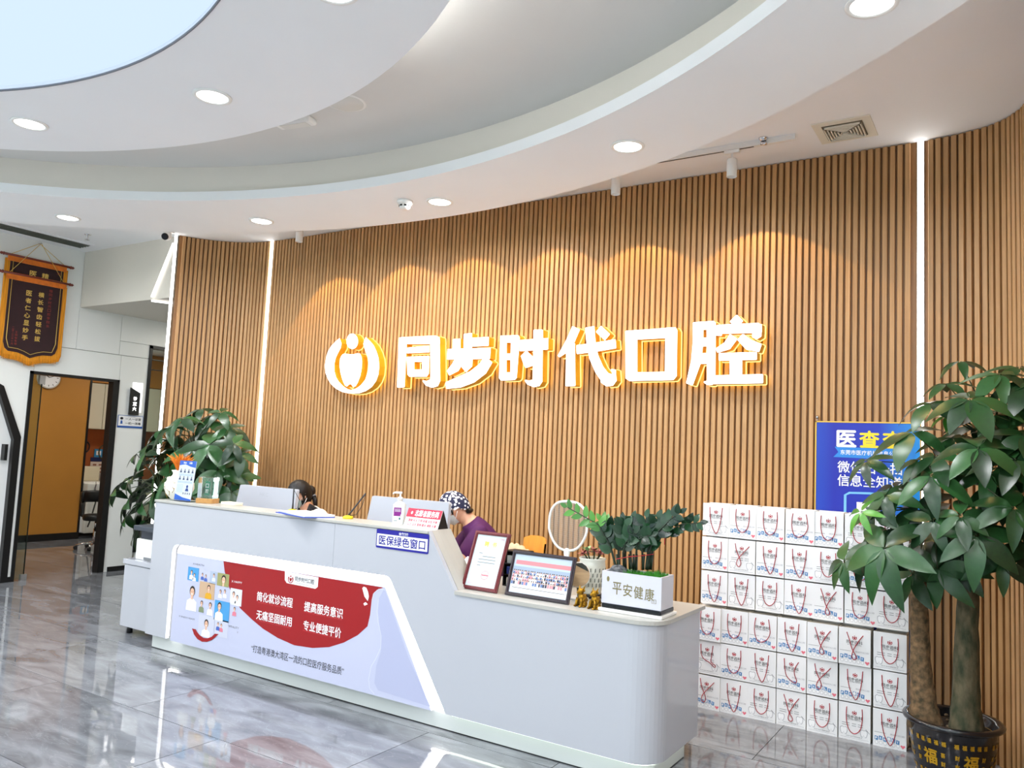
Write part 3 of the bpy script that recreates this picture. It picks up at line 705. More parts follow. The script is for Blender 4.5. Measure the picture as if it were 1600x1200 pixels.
curve_l = [pk(345, 127), pk(352, 185), pk(372, 260), pk(400, 325), pk(437, 385), pk(500, 445), pk(560, 495), pk(640, 545), pk(730, 585), pk(830, 600), pk(920, 595), pk(1000, 570), pk(1075, 530), pk(1128, 482), pk(1142, 420), pk(1150, 345), pk(1158, 305), pk(1180, 283), pk(1205, 275)]
b = MB(); b.poly(PP, [curve_l[0]]+curve_l[1:]+[(-3.245, .753), (-4.75, .7465)], .0008); b.build('red_field', red, pboard)
# tooth sweep at the right of the poster: pale lilac shapes
b = MB(); lil = [pk(1215, 285), pk(1190, 330), pk(1185, 400), pk(1192, 470), pk(1205, 540), pk(1200, 620), pk(1175, 700), pk(1165, 790), pk(1185, 830)]
b.poly(PP, lil+[pk(1470, 920), pk(1350, 650), pk(1270, 420), pk(1225, 290)], .0006); b.build('tooth_print', mat('lilac_print', (174, 178, 206), .35), pboard)
for pts_ in ([(1152, 340), (1165, 300), (1190, 280), (1215, 280)], [(1188, 335), (1180, 400), (1186, 460), (1202, 530), (1200, 600), (1172, 660), (1148, 700), (1134, 770), (1140, 820), (1165, 850)]):
    b = MB(); b.poly(PP, stroke([pk(*p_) for p_ in pts_], .005), .0010); b.build('contour_line', mat('contour_pale', (206, 209, 226), .4), pboard)
b = MB(); q = [pk(1100, 275), pk(1108, 266), pk(1122, 272), pk(1132, 295), pk(1136, 320), pk(1130, 345), pk(1112, 320)]; b.poly(PP, q, .0016)
q = [pk(1106, 358), pk(1118, 350), pk(1130, 362), pk(1112, 370)]; b.poly(PP, q, .0016); b.build('splash', white_print, pboard)
# white tab with the small logo
tabp = [pk(680, 183), pk(679, 230), pk(690, 247), pk(845, 278), pk(858, 268), pk(862, 216)]
b = MB(); b.poly(PP, tabp, .0014); b.build('logo_tab', white_print, pboard)
lg = MB(); cx, cz = pk(711, 226); r = .026
def tiny_logo(b, P, cx, cz, r, d, mi):
    for sgn in (-1, 1):
        o = [(cx+sgn*r*math.sin(math.radians(a)), cz-r*math.cos(math.radians(a))) for a in range(0, 150, 15)]
        i_ = [(cx+sgn*r*.66*math.sin(math.radians(a)), cz-r*.12-r*.66*math.cos(math.radians(a))) for a in range(0, 140, 15)]
        b.poly(P, o+i_[::-1], d, mi)
    ell(b, P, cx, cz+r*.72, r*.22, r*.26, d, mi, 10)
    b.poly(P, [(cx-r*.42, cz+r*.3), (cx+r*.42, cz+r*.3), (cx+r*.46, cz-r*.05), (cx+r*.2, cz-r*.65), (cx, cz-r*.45), (cx-r*.2, cz-r*.65), (cx-r*.46, cz-r*.05)], d, mi)
tiny_logo(lg, PP, cx, cz, r, .002, 0)
x, z = pk(787, 232); lg.text('同步时代口腔', PP, x, z, h=.031, w=.176, d=.002, mi=1, bold=.012)
x, z = pk(786, 255); lg.text('TONGBUSHIDAI ORAL CAVITY', PP, x, z, h=.008, w=.17, d=.002, mi=2)
lg.build('small_logo', [red, black_print, grey_print], pboard)
for body, p0, p1 in (('简化就诊流程', (528, 322), (722, 350)), ('提高服务意识', (785, 378), (995, 408)), ('无痛坚固耐用', (525, 423), (717, 452)), ('专业便捷平价', (780, 482), (985, 512))):
    a, c = pk(*p0), pk(*p1); b = MB().text(body, PP, (a[0]+c[0])/2, (a[1]+c[1])/2, h=.062, w=c[0]-a[0], d=.0016, bold=.016); b.build('slogan', white_print, pboard)
for (u0, v0), (u1, v1), body in (((533, 355), (718, 385), 'SIMPLIFY THE VISIT PROCESS'), ((785, 402), (990, 447), 'IMPROVE SERVICE AWARENESS'), ((527, 450), (712, 488), 'PAINLESS STURDY AND DURABLE'), ((778, 505), (980, 548), 'PROFESSIONAL CONVENIENT AND CHEAP')):
    a, c = pk(u0, v0), pk(u1, v1); b = MB().text(body, PP, (a[0]+c[0])/2, (a[1]+c[1])/2, h=.008, w=c[0]-a[0], d=.0016); b.build('subline', mat('pale_red_print', (206, 70, 76), .5), pboard)
b = MB(); a, c = pk(497, 585), pk(1000, 722); b.text('“打造粤港澳大湾区一流的口腔医疗服务品质”', PP, (a[0]+c[0])/2, (a[1]+c[1])/2-.012, h=.05, w=c[0]-a[0], bold=.004); b.build('quote', black_print, pboard)
for body, p0, p1, h, mi in (('X HEALTH', (180, 140), (240, 153), .013, 0), ('X HAPPY', (390, 237), (447, 246), .014, 1), ('X ENJOY FEAST', (103, 428), (190, 445), .014, 0), ('VITALITY', (373, 483), (430, 490), .014, 0), ('X', (420, 513), (426, 515), .013, 0)):
    a, c = pk(*p0), pk(*p1); b = MB().text(body, PP, (a[0]+c[0])/2, (a[1]+c[1])/2, h=h, w=max(c[0]-a[0], .01), d=.0016); b.build('caption', (grey_print, white_print)[mi], pboard)
# collage of small portrait prints: (rectangle in the traced crop, background, hair, shirt, pose)
def qk(u, v): p = at_y(280+u/8, 860+v/8, PF); return (p.x, p.z)
C_ = [mat('print_'+n, c, .45) for n, c in (('skin', (226, 178, 150)), ('hair', (40, 32, 32)), ('shirt_white', (238, 238, 240)), ('sky', (72, 150, 206)), ('tan', (196, 164, 134)), ('pale', (216, 219, 236)), ('greyblue', (168, 180, 200)), ('olive', (150, 150, 96)), ('yellow', (214, 160, 34)), ('blue', (70, 100, 180)), ('pink', (214, 120, 140)), ('green', (128, 140, 110)), ('gray', (196, 198, 214)), ('teeth', (250, 250, 250)))]
def person_print(b, x, z, s, shirt, d, hair=1, face=True):
    """head centre (x, z), head half height s"""
    b.poly(PP, [(x-1.9*s, z-4.2*s), (x+1.9*s, z-4.2*s), (x+1.7*s, z-2.1*s), (x+.6*s, z-1.5*s), (x-.6*s, z-1.5*s), (x-1.7*s, z-2.1*s)], d, shirt)
    rect(b, PP, x-.35*s, x+.35*s, z-1.7*s, z-.6*s, d+.0003, 0)
    ell(b, PP, x, z+.15*s, .95*s, 1.15*s, d+.0002, hair, 12); ell(b, PP, x, z-.1*s, .72*s, .92*s, d+.0005, 0, 12)
    if face:
        for k in (-1, 1): rect(b, PP, x+k*.32*s-.12*s, x+k*.32*s+.12*s, z-.02*s, z+.1*s, d+.0007, 1)
        ell(b, PP, x, z-.5*s, .28*s, .1*s, d+.0007, 13, 8)
cells = [((110, 212, 246, 380), 3, [(.35, .62, .13, 2), (.62, .45, .11, 2)]), ((262, 260, 360, 405), None, [(.3, .7, .11, 9), (.75, .62, .11, 9)]), ((385, 262, 470, 420), 6, [(.6, .7, .12, 5)]), ((478, 288, 626, 450), 7, [(.55, .5, .30, 7)]),
         ((70, 410, 236, 780), None, [(.55, .72, .155, 2)]), ((253, 398, 445, 605), 4, [(.62, .65, .17, 8)]), ((450, 470, 612, 635), None, [(.4, .72, .12, 2), (.75, .8, .12, 2)]), ((638, 480, 785, 690), 5, [(.3, .66, .13, 2), (.62, .5, .12, 2)]),
         ((236, 605, 325, 800), None, [(.5, .72, .14, 11)]), ((340, 620, 436, 826), None, [(.5, .68, .15, 2)]), ((440, 632, 630, 885), 3, [(.33, .7, .17, 2)]), ((628, 690, 752, 900), None, [(.5, .8, .1, 10)]), ((240, 815, 440, 1085), 12, [(.5, .62, .17, 2)]), ((444, 868, 610, 1085), 12, [(.25, .72, .09, 9), (.5, .68, .09, 10)])]
for (u0, v0, u1, v1), bgc, ppl in cells:
    a = qk(u0, (v0+v1)/2); c = qk(u1, (v0+v1)/2); t_ = qk((u0+u1)/2, v0); bt = qk((u0+u1)/2, v1); x0, x1, z0, z1 = a[0], c[0], bt[1], t_[1]
    b = MB()
    if bgc is not None: rect(b, PP, x0, x1, z0, z1, .0018, bgc)
    for fx, fz, s, sh in ppl:
        hs = s*(z1-z0); px_, pz_ = x0+fx*(x1-x0), z0+fz*(z1-z0)
        m = MB(); person_print(m, px_, pz_, hs, sh, .0020)
        for v in m.v: v.x = min(max(v.x, x0), x1); v.z = min(max(v.z, z0), z1)
        b.add(m.v, m.f); b.m[-len(m.m):] = m.m
    b.build('portrait_print', C_, pboard)
sm_o = [qk(165, 975), qk(190, 1050), qk(230, 1105), qk(290, 1140), qk(350, 1142), qk(410, 1120), qk(460, 1080), qk(497, 1045)]
sm_i = [qk(450, 1040), qk(410, 1078), qk(360, 1098), qk(310, 1094), qk(262, 1060), qk(230, 1020), qk(210, 985)]
b = MB(); b.poly(PP, sm_o+sm_i, .0034); b.build('red_smile', red, pboard)
# ---------------------------------------------------------------- blue and white plate: medical insurance window
pl = thing('sign_plate', 'blue framed white plate lettered in blue on the desk front', 'sign', (-3.128, YF, .984))
Q = front(YF-.004)
pplate = MB().prism(front(YF), rounded([(-3.332, .984), (-2.924, .984), (-2.924, 1.098), (-3.332, 1.098)], .008, 3), 0, .004).build('plate', mat('plate_blue', (28, 24, 140), .35), pl)
b = MB(); rect(b, Q, -3.325, -2.931, .997, 1.070, .0005, 0); b.build('white_field', white_print, pplate)
b = MB(); b.text('医保绿色窗口', Q, -3.128, 1.0335, h=.056, w=.36, d=.001, bold=.018); b.build('lettering', MATS['plate_blue'], pplate)
b = MB(); b.text('同步齿科', Q, -3.105, 1.086, h=.011, w=.05, d=.001, bold=.01); b.text('A-TURE DENTAL', Q, -3.105, 1.0765, h=.0045, w=.05, d=.001)
tiny_logo(b, Q, -3.143, 1.083, .009, .001, 0); b.build('small_logo', white_print, pplate)
# ================================================================ GIFT BAGS STACKED AGAINST THE SLAT WALL
bag_paper = mat('bag_paper', (236, 236, 238), .45, var=.015, vscale=5)
bag_side = mat('bag_side_paper', (224, 218, 206), .5)
rope_red = mat('red_rope', (168, 26, 44), .7, bump=.3, bscale=400)
BW, BH, BD = .176, .212, .14
bagred = mat('bag_logo_red', (166, 22, 36), .5)
BL = [bagred, black_print, mat('bag_blue', (74, 132, 186), .5), mat('bag_pink', (228, 116, 132), .5), grey_print, mat('bag_line', (168, 168, 174), .5), white_print]
def bag_print(kind):
    b, lgp, ltp = MB(), MB(), MB(); P = front(0)
    x0 = BW/2
    tiny_logo(lgp, P, x0, BH*.745, .013, .0008, 0)
    ltp.text('同步齿科', P, x0, BH*.625, h=.0195, w=.088, d=.0008, mi=1, bold=.006)
    ltp.text('A-TURE DENTAL', P, x0, BH*.555, h=.007, w=.078, d=.0008, mi=1)
    if kind == 'F':
        rect(b, P, .008, .068, BH*.370, BH*.379, .0008, 4)
        b.text('精益时光口腔', P, .130, BH*.375, h=.010, w=.075, d=.0008, mi=5)
        for i, (ch, dz) in enumerate(zip('FAMILY', (0, .004, -.002, .006, .003, -.003))):
            cx, cz = .018+i*.0225, BH*.215+dz
            b.poly(P, [(cx-.009, cz-.010), (cx+.009, cz-.012), (cx+.010, cz+.010), (cx-.008, cz+.012)], .0008, 2)
            b.text(ch, P, cx, cz, h=.013, w=.009, d=.0013, mi=6, bold=.03)
            # little grey tooth outline below each letter
            ell(b, P, cx+.002, BH*.105, .009, .010, .0008, 5, 12); ell(b, P, cx+.002, BH*.105, .0075, .0085, .0011, 6, 12)
        hx, hz, r = .158, BH*.105, .0075
        b.poly(P, [(hx, hz-r*1.5), (hx+r*1.6, hz+r*.2), (hx+r*1.5, hz+r*1.0), (hx+r*.8, hz+r*1.25), (hx, hz+r*.7), (hx-r*.8, hz+r*1.25), (hx-r*1.5, hz+r*1.0), (hx-r*1.6, hz+r*.2)], .0012, 3)
    else:
        for z in (.44, .385):
            for xa, xb in ((.02, .062), (.075, .098), (.108, .135)): rect(b, P, xa, xb, BH*z, BH*z+.0028, .0008, 4)
        for cx in (.030, .140):     # plain tooth outlines
            o = [(-.020, .016), (-.010, .022), (0, .018), (.010, .022), (.020, .016), (.021, 0), (.015, -.020), (.007, -.022), (0, -.008), (-.007, -.022), (-.015, -.020), (-.021, 0)]
            b.poly(P, [(cx+x, BH*.235+z) for x, z in o], .0008, 5); b.poly(P, [(cx+x*.86, BH*.235+z*.86) for x, z in o], .0011, 6)
        b.poly(P, [(.150, BH*.36), (.152, BH*.365), (.172, BH*.26), (.170, BH*.255)], .0012, 4)
        b.text('同步齿科微笑服务', P, .088, BH*.105, h=.006, w=.09, d=.0008, mi=4); rect(b, P, .012, .165, BH*.058, BH*.064, .0008, 5)
    return [x.mesh(n_, BL) for x, n_ in ((lgp, 'logo'), (ltp, 'lettering'), (b, 'picture_print'))]
print_me = {k: bag_print(k) for k in 'FT'}
body = MB()
t_ = .004
body.add([(0, 0, 0), (BW, 0, 0), (BW, 0, BH), (0, 0, BH), (0, BD, 0), (BW, BD, 0), (BW, BD, BH), (0, BD, BH), (BW+.0, BD/2, 0), (BW-.006, BD/2, BH*.95), (0, BD/2, 0), (.006, BD/2, BH*.95)],
         [(0, 1, 2, 3), (5, 4, 7, 6), (0, 4, 5, 1)], 0)
body.add([(BW, 0, 0), (BW-.004, BD/2, 0), (BW-.008, BD/2, BH), (BW, 0, BH), (BW, BD, 0), (BW, BD, BH)], [(0, 1, 2, 3), (1, 4, 5, 2)], 1)
body.add([(0, 0, 0), (.004, BD/2, 0), (.008, BD/2, BH), (0, 0, BH), (0, BD, 0), (0, BD, BH)], [(1, 0, 3, 2), (4, 1, 2, 5)], 1)
body.add([(0, .002, BH-.01), (BW, .002, BH-.01), (BW, BD-.002, BH-.01), (0, BD-.002, BH-.01)], [(0, 1, 2, 3)], 1)
body_me = body.mesh('paper_body', [bag_paper, bag_side])
def rope(kind):
    xa, xb, zt = BW*.26, BW*.74, BH*.875
    if kind == 'U': pts = [(xa, zt), (xa-.002, zt-.05), (xa+.004, zt-.10), (xa+.018, zt-.132), (BW/2, zt-.145), (xb-.018, zt-.130), (xb-.004, zt-.10), (xb+.002, zt-.05), (xb, zt)]
    elif kind == 'V': pts = [(xa, zt), (xa+.004, zt-.06), (xa+.016, zt-.115), (BW/2-.004, zt-.16), (BW/2+.01, zt-.163), (xb-.016, zt-.12), (xb-.005, zt-.06), (xb, zt)]
    elif kind == 'W': pts = [(xa, zt), (xa-.006, zt-.045), (xa-.004, zt-.09), (xa+.01, zt-.13), (xa+.035, zt-.142), (xb-.015, zt-.125), (xb+.006, zt-.085), (xb+.003, zt-.04), (xb-.004, zt)]
    elif kind == 'L': pts = [(xa, zt), (xa+.010, zt-.045), (xa+.030, zt-.085), (xa+.040, zt-.12), (xa+.028, zt-.145), (xa+.012, zt-.130), (xa+.022, zt-.095), (xb-.022, zt-.045), (xb+.006, zt-.012)]
    elif kind == 'X': pts = [(xa, zt), (xa+.018, zt-.05), (xa+.030, zt-.09), (BW/2+.012, zt-.135), (BW/2, zt-.152), (BW/2-.014, zt-.138), (BW/2-.004, zt-.095), (xb-.02, zt-.045), (xb+.004, zt-.010)]
    elif kind == 'S': pts = [(xa, zt), (xa+.006, zt-.06), (xa+.02, zt-.105), (BW/2+.02, zt-.135), (BW/2+.034, zt-.12), (BW/2+.022, zt-.085), (xb-.02, zt-.05), (xb, zt-.01)]
    else: pts = [(xa, zt), (xa+.004, zt-.05), (xa+.02, zt-.085), (BW/2+.02, zt-.108), (BW/2+.05, zt-.132), (BW/2+.058, zt-.12), (BW/2+.03, zt-.100), (xb-.01, zt-.06), (xb-.004, zt)]
    # smooth
    q = []
    for i in range(len(pts)-1):
        p0, p1, p2, p3 = pts[max(i-1, 0)], pts[i], pts[i+1], pts[min(i+2, len(pts)-1)]
        for k in range(4):
            t = k/4
            q.append(tuple(.5*((2*p1[j])+(-p0[j]+p2[j])*t+(2*p0[j]-5*p1[j]+4*p2[j]-p3[j])*t*t+(-p0[j]+3*p1[j]-3*p2[j]+p3[j])*t*t*t) for j in (0, 1)))
    q.append(pts[-1]); n = len(q)
    P3 = [V((x, -.0035-(.006*math.sin(PI*i/(n-1)*2)**2 if kind in 'LXSK' else .003*math.sin(PI*i/(n-1))), z)) for i, (x, z) in enumerate(q)]
    b = MB(); b.tube([V((q[0][0], .001, q[0][1]))]+P3+[V((q[-1][0], .001, q[-1][1]))], .0024, 5)
    return b.mesh('rope_handle', rope_red)
rope_me = {k: rope(k) for k in 'UVWLXSK'}
rows_hi = [('TFFFFTF', 'VUUWUUV'), ('FTFFTFT', 'ULVVUUV'), ('FTTFFFT', 'VVUVXUU')]
rows_lo = [('FFFFFFT', 'UUWVXXU'), ('TFTFFFT', 'KUVSLVV'), ('FFTTTTF', 'LVUXUUV')]
colname = ['leftmost', 'second', 'third', 'fourth', 'fifth', 'sixth', 'rightmost']
rown = ['top row', 'second row from the top', 'third row from the top', 'third row from the floor', 'second row from the floor', 'bottom row']
look = {'F': 'blue FAMILY blocks', 'T': 'grey tooth outlines'}
xs_hi = [-1.788, -1.610, -1.431, -1.250, -1.079, -.896, -.720]; xs_lo = [-1.812, -1.636, -1.459, -1.279, -1.098, -.915, -.728]
zs = [1.108, .886, .664, .436, .218, 0]
nb = 0
for r in range(6):
    kinds, ropes = (rows_hi+rows_lo)[r]
    for c in range(7):
        x = (xs_hi if r < 3 else xs_lo)[c]+random.uniform(-.002, .002); y = (5.245 if r < 3 else 5.205)+random.uniform(-.004, .004)
        if r == 3 and c in (0, 4, 5): y -= .014
        if r == 4 and c == 5: y += .004
        t = thing('gift_bag', 'white paper bag with %s, %s of the %s' % (look[kinds[c]], colname[c], rown[r]), 'paper bag', (x, y, zs[r]), random.uniform(-.012, .012), 'white gift bags stacked against the slat wall')
        sc = (1.0, 1.0, (.214 if r < 3 else .212)/BH if r != 3 else .214/BH)
        pb = link('paper_body', body_me, t, scale=sc)
        for me_ in print_me[kinds[c]]:
            o_ = link(me_.name.split('.')[0], me_, pb)
            if me_.name.startswith('picture'): o_['kind'] = 'stuff'
        link('rope_handle', rope_me[ropes[c]], t, scale=sc)
# ================================================================ BLUE FLAG POSTER BEHIND THE BAGS
pz = thing('display_banner', 'blue medical lookup display banner standing behind the paper bags', 'banner', (-.8, 5.395, 0))
YP = 5.394
P = front(YP)
def gradient_mat():
    m = bpy.data.materials.new('banner_blue'); m.use_nodes = True; nt = m.node_tree; N = nt.nodes; L = nt.links; b = N['Principled BSDF']; b.inputs['Roughness'].default_value = .4
    tc = N.new('ShaderNodeTexCoord'); sx = N.new('ShaderNodeSeparateXYZ'); L.new(tc.outputs['Object'], sx.inputs[0])
    r = N.new('ShaderNodeValToRGB'); mr = N.new('ShaderNodeMapRange'); mr.inputs[1].default_value = -.3; mr.inputs[2].default_value = .32
    L.new(sx.outputs[0], mr.inputs[0]); L.new(mr.outputs[0], r.inputs[0])
    e = r.color_ramp.elements; e[0].position = 0; e[0].color = (*lin((10, 62, 178)), 1); e[1].position = 1; e[1].color = (*lin((24, 150, 232)), 1)
    x = e.new(.18); x.color = (*lin((6, 24, 160)), 1); x = e.new(.6); x.color = (*lin((4, 40, 178)), 1)
    L.new(r.outputs[0], b.inputs['Base Color'])
    return m
pnl = MB().box(-1.098, -.50, YP, YP+.008, .04, 1.885).build('printed_panel', gradient_mat(), pz)
b = MB(); b.box(-1.106, -1.098, YP-.003, YP+.010, .03, 1.893); b.box(-.50, -.492, YP-.003, YP+.010, .03, 1.893); b.box(-1.106, -.492, YP-.003, YP+.010, 1.885, 1.893)
b.build('gold_edge', mat('gold_edge', (214, 170, 80), .35, metal=.6), pz)
for x in (-1.094, -.504):
    b = MB(); b.tube([(x, YP+.0, 1.893), (x, YP, 1.906)], .004, 8); b.ball((x, YP, 1.917), .0125, seg=14, rings=8); b.build('finial', chrome, pz)
b = MB(); b.box(-1.1, -.5, YP-.004, YP+.02, 0, .03); b.build('foot', dark_grey, pz)
def bx(u, v): p = at_y(1260+u/7.5, 640+v/7.5, YP); return p.x, p.z
x0, z0 = bx(360, 430); x1, z1 = bx(580, 250)
gap = bx(625, 430)[0]-x0
yel = mat('banner_yellow', (246, 214, 40), .4)
for k, (ch, m) in enumerate((('医', white_print), ('查', yel), ('查', yel))):
    b = MB().text(ch, P, (x0+x1)/2+k*gap, (z0+z1)/2, h=z1-z0, w=x1-x0, bold=.03, d=.001); b.build('headline_character', m, pnl)
xa, za = bx(315, 555); xb, zb = bx(1290, 465)
b = MB(); b.poly(P, [(xa, za), (-.54, za-.002), (-.52, (za+zb)/2), (-.54, zb-.004), (xa+.008, zb), (xa+.03, (za+zb)/2)], .0006); b.build('ribbon', mat('banner_ribbon', (40, 130, 214), .4), pnl)
xc, zc = bx(410, 520); b = MB().text('东莞市医疗机构信息公示', P, xc+.165, (za+zb)/2, h=.030, w=.34, bold=.008, d=.0012); b.build('ribbon_text', white_print, pnl)
for k, (body_, v0, v1) in enumerate((('微信扫一扫', 600, 735), ('信息全知道', 755, 890))):
    xa, za = bx(365, v1); xb, zb = bx(365, v0); xb = bx(1120, v0)[0]
    b = MB().text(body_, P, (xa+xb)/2, (za+zb)/2, h=zb-za, w=xb-xa, bold=.012, d=.001); b.build('line_of_text', white_print, pnl)
xa, za = bx(440, 960)
b = MB(); outer_ = [(xa, 1.0), (xa, za-.02), (xa+.03, za), (xa+.15, za+.005), (xa+.26, za), (xa+.285, za-.02), (xa+.285, 1.0)]
inner_ = [(xa+.015, 1.0), (xa+.015, za-.022), (xa+.036, za-.012), (xa+.15, za-.008), (xa+.25, za-.012), (xa+.27, za-.022), (xa+.27, 1.0)]
b.poly(P, outer_+inner_[::-1], .001); b.build('shield_outline', mat('shield_pale', (120, 190, 240), .4), pnl)
b = MB(); rect(b, P, xa+.075, xa+.21, 1.2, za-.06, .001, 0); b.build('white_square', white_print, pnl)
# ================================================================ PLANTS
def leaf_mat(name, a, b, rough=.32):
    m = bpy.data.materials.new(name); m.use_nodes = True; nt = m.node_tree; N = nt.nodes; L = nt.links; bs = N['Principled BSDF']
    bs.inputs['Roughness'].default_value = rough
    tc = N.new('ShaderNodeTexCoord'); n = N.new('ShaderNodeTexNoise'); n.inputs['Scale'].default_value = 14; L.new(tc.outputs['Object'], n.inputs['Vector'])
    oi = N.new('ShaderNodeObjectInfo'); ad = N.new('ShaderNodeMath'); ad.operation = 'MULTIPLY_ADD'; ad.inputs[1].default_value = .35
    L.new(n.outputs[0], ad.inputs[0]); sb = N.new('ShaderNodeMath'); sb.operation = 'MULTIPLY'; sb.inputs[1].default_value = .75; L.new(oi.outputs['Random'], sb.inputs[0]); L.new(sb.outputs[0], ad.inputs[2])
    r = N.new('ShaderNodeValToRGB'); r.color_ramp.elements[0].color = (*lin(a), 1); r.color_ramp.elements[1].color = (*lin(b), 1); r.color_ramp.elements[0].position = .1
    L.new(ad.outputs[0], r.inputs[0]); L.new(r.outputs[0], bs.inputs['Base Color'])
    return m
pach_leaf = leaf_mat('pachira_leaf', (14, 38, 22), (46, 92, 46))
young_leaf = leaf_mat('young_leaf', (44, 104, 32), (86, 150, 52))
zz_leaf = leaf_mat('zz_leaf', (12, 32, 20), (34, 74, 42), .22)
bark = mat('pachira_bark', (92, 84, 64), .85, var=.55, vscale=26, stretch=(1, 1, .5), two=(48, 56, 36), bump=.8, bscale=40)
bark2 = mat('pachira_bark_brown', (122, 96, 68), .85, var=.5, vscale=30, two=(66, 58, 40), bump=.8, bscale=40)
twig = mat('green_twig', (52, 66, 38), .6)
soil = mat('soil', (46, 34, 26), .95, var=.4, vscale=60, bump=1, bscale=80)
def leaflet_mesh(name, m, wid=.30, droop=.25, fold=.18, n=7):
    """leaflet of unit length along +X, tip drooping to -Z, folded along the midrib"""
    b = MB(); vs = []; fs = []
    for i in range(n+1):
        t = i/n; w = wid*.5*(math.sin(PI*min(1, (t*.92+.03))**.85))*(1 if t < 1 else 0)
        w = wid*.5*max(0, math.sin(PI*(t**.8)))**.8 if 0 < t < 1 else .004
        x = t*(1-.12*droop*t); z = -droop*t*t
        vs += [(x, -w, z+fold*w), (x, 0, z), (x, w, z+fold*w)]
    for i in range(n):
        a = 3*i; fs += [(a, a+3, a+4, a+1), (a+1, a+4, a+5, a+2)]
    b.add(vs, fs, 0, True)
    return b.mesh(name, m)
pl_me = [leaflet_mesh('leaflet', pach_leaf, w, d, f) for w, d, f in ((.40, .22, .2), (.44, .35, .12), (.37, .5, .25))]
py_me = [leaflet_mesh('leaflet', young_leaf, .32, d, .2) for d in (.25, .45)]
def palmate(t, c, axis, size, n=6, young=False, rnd=random, spread=1.0):
    """a hand of leaflets at point c (world); axis = direction the petiole comes from reversed (leaf plane normal)"""
    inv = rootm(t).inverted(); axis = V(axis).normalized(); u = axis.orthogonal().normalized(); w = axis.cross(u); a0 = rnd.uniform(0, 6.28)
    for k in range(n):
        a = a0+2*PI*k/n+rnd.uniform(-.15, .15)
        d = (u*math.cos(a)+w*math.sin(a))*spread+axis*.12+V((0, 0, -.30)); d.normalize()
        side = axis.cross(d); side = side.normalized() if side.length > .05 else d.orthogonal().normalized()
        up = d.cross(side).normalized()
        if up.dot(axis) < 0 and up.z < 0: side = -side; up = -up
        s = size*rnd.uniform(.78, 1.08)
        M = Matrix(((d.x, side.x, up.x), (d.y, side.y, up.y), (d.z, side.z, up.z)))
        if M.determinant() < 0: M = Matrix(((d.x, -side.x, up.x), (d.y, -side.y, up.y), (d.z, -side.z, up.z)))
        loc = inv @ (V(c)+d*.008)
        link('leaflet', rnd.choice(py_me if young else pl_me), t, loc, M.to_euler(), (s, s, s))
def branch(b, p, q, r0=.006, r1=.0025, sag=.12):
    p = V(p); q = V(q); m = (p+q)/2+V((0, 0, sag*(q-p).length)); b.tube([p, (p+m)/2+V((0, 0, .02)), m, (m+q)/2+V((0, 0, .0)), q], [r0, r0, (r0+r1)/2, r1, r1], 5)
def gnarly(b, pts, rr, seg=14, rnd=random, amp=.06):
    P_ = []; R_ = []
    for i in range(len(pts)-1):
        for k in range(6):
            t = k/6; P_.append(V(pts[i]).lerp(V(pts[i+1]), t)); R_.append((rr[i]+(rr[i+1]-rr[i])*t)*(1+rnd.uniform(-amp, amp)*.5))
    P_.append(V(pts[-1])); R_.append(rr[-1]); b.tube(P_, R_, seg)
    for v in b.v[-(len(P_)*seg):]: v += V((rnd.uniform(-1, 1), rnd.uniform(-1, 1), 0))*rr[0]*amp*.5
# ---- big pachira at the right edge
rp = random.Random(5)
PX, PYY = -.30, 4.90
t = thing('money_tree', 'big potted money tree with two thick trunks at the right edge', 'potted plant', (PX, PYY, 0), 0, 'potted money trees')
pot_m = mat('black_ceramic', (14, 15, 22), .22, coat=.5)
gold = mat('gold_print', (206, 160, 40), .35, metal=.5)
b = MB(); b.lathe([(.0, .012), (.150, .012), (.150, .0), (.165, .0), (.168, .02), (.185, .10), (.200, .20), (.208, .285), (.216, .290), (.236, .300), (.240, .312), (.232, .322), (.214, .322), (.200, .300), (.195, .26), (0, .255)], (PX, PYY, 0), 48)
potb = b.build('pot', pot_m, t)
b = MB(); b.lathe([(.2025, .263), (.2045, .263), (.2050, .267), (.2030, .267)], (PX, PYY, 0), 48); b.lathe([(.1705, .032), (.1725, .032), (.1735, .036), (.1715, .036)], (PX, PYY, 0), 48); b.build('gold_lines', gold, potb)
b = MB(); b.lathe([(0, .275), (.10, .278), (.19, .268), (.198, .25)], (PX, PYY, 0), 32); b.build('soil', soil, t)
for k in range(26):
    a = rp.uniform(0, 6.28); r = rp.uniform(.05, .17); m = MB(); m.ball((PX+r*math.cos(a), PYY+r*math.sin(a), .285), rp.uniform(.008, .015), rp.uniform(.008, .015), .008, 7, 5); m.build('pebble', mat('pebble', (96, 80, 62), .8, var=.3, vscale=40), t)
class Cyl:
    """wrap a flat print round the pot"""
    def __init__(s, ang): s.a = ang
    def __call__(s, u, v, d=0):
        pr = ((.02, .168), (.10, .185), (.20, .200), (.285, .208)); v_ = min(max(v, .02), .285)
        for (z0, r0), (z1, r1) in zip(pr, pr[1:]):
            if v_ <= z1: r = r0+(r1-r0)*(v_-z0)/(z1-z0)+.0012+d; break
        a = s.a+u/.19
        return V((PX+r*math.cos(a), PYY+r*math.sin(a), v))
small = '福寿禄喜财吉祥如意安康宁'
for k in range(7):
    a = math.radians(-118+(k-3)*56)
    b = MB().text('福', Cyl(a), 0, .155, h=.075, w=.066, bold=.03); b.build('fortune_character', gold, potb)
    b = MB()
    for i in range(5): b.text('福', Cyl(a), -.066+i*.033, .232, h=.024, w=.019, bold=.03); b.text('寿', Cyl(a), -.066+i*.033, .072, h=.024, w=.019, bold=.03)
    for i in range(2):
        for s_ in (-1, 1): b.text(small[(k+i) % 12], Cyl(a), s_*.062, .175-i*.045, h=.024, w=.019, bold=.03)
    b.build('small_characters', gold, potb)['kind'] = 'stuff'
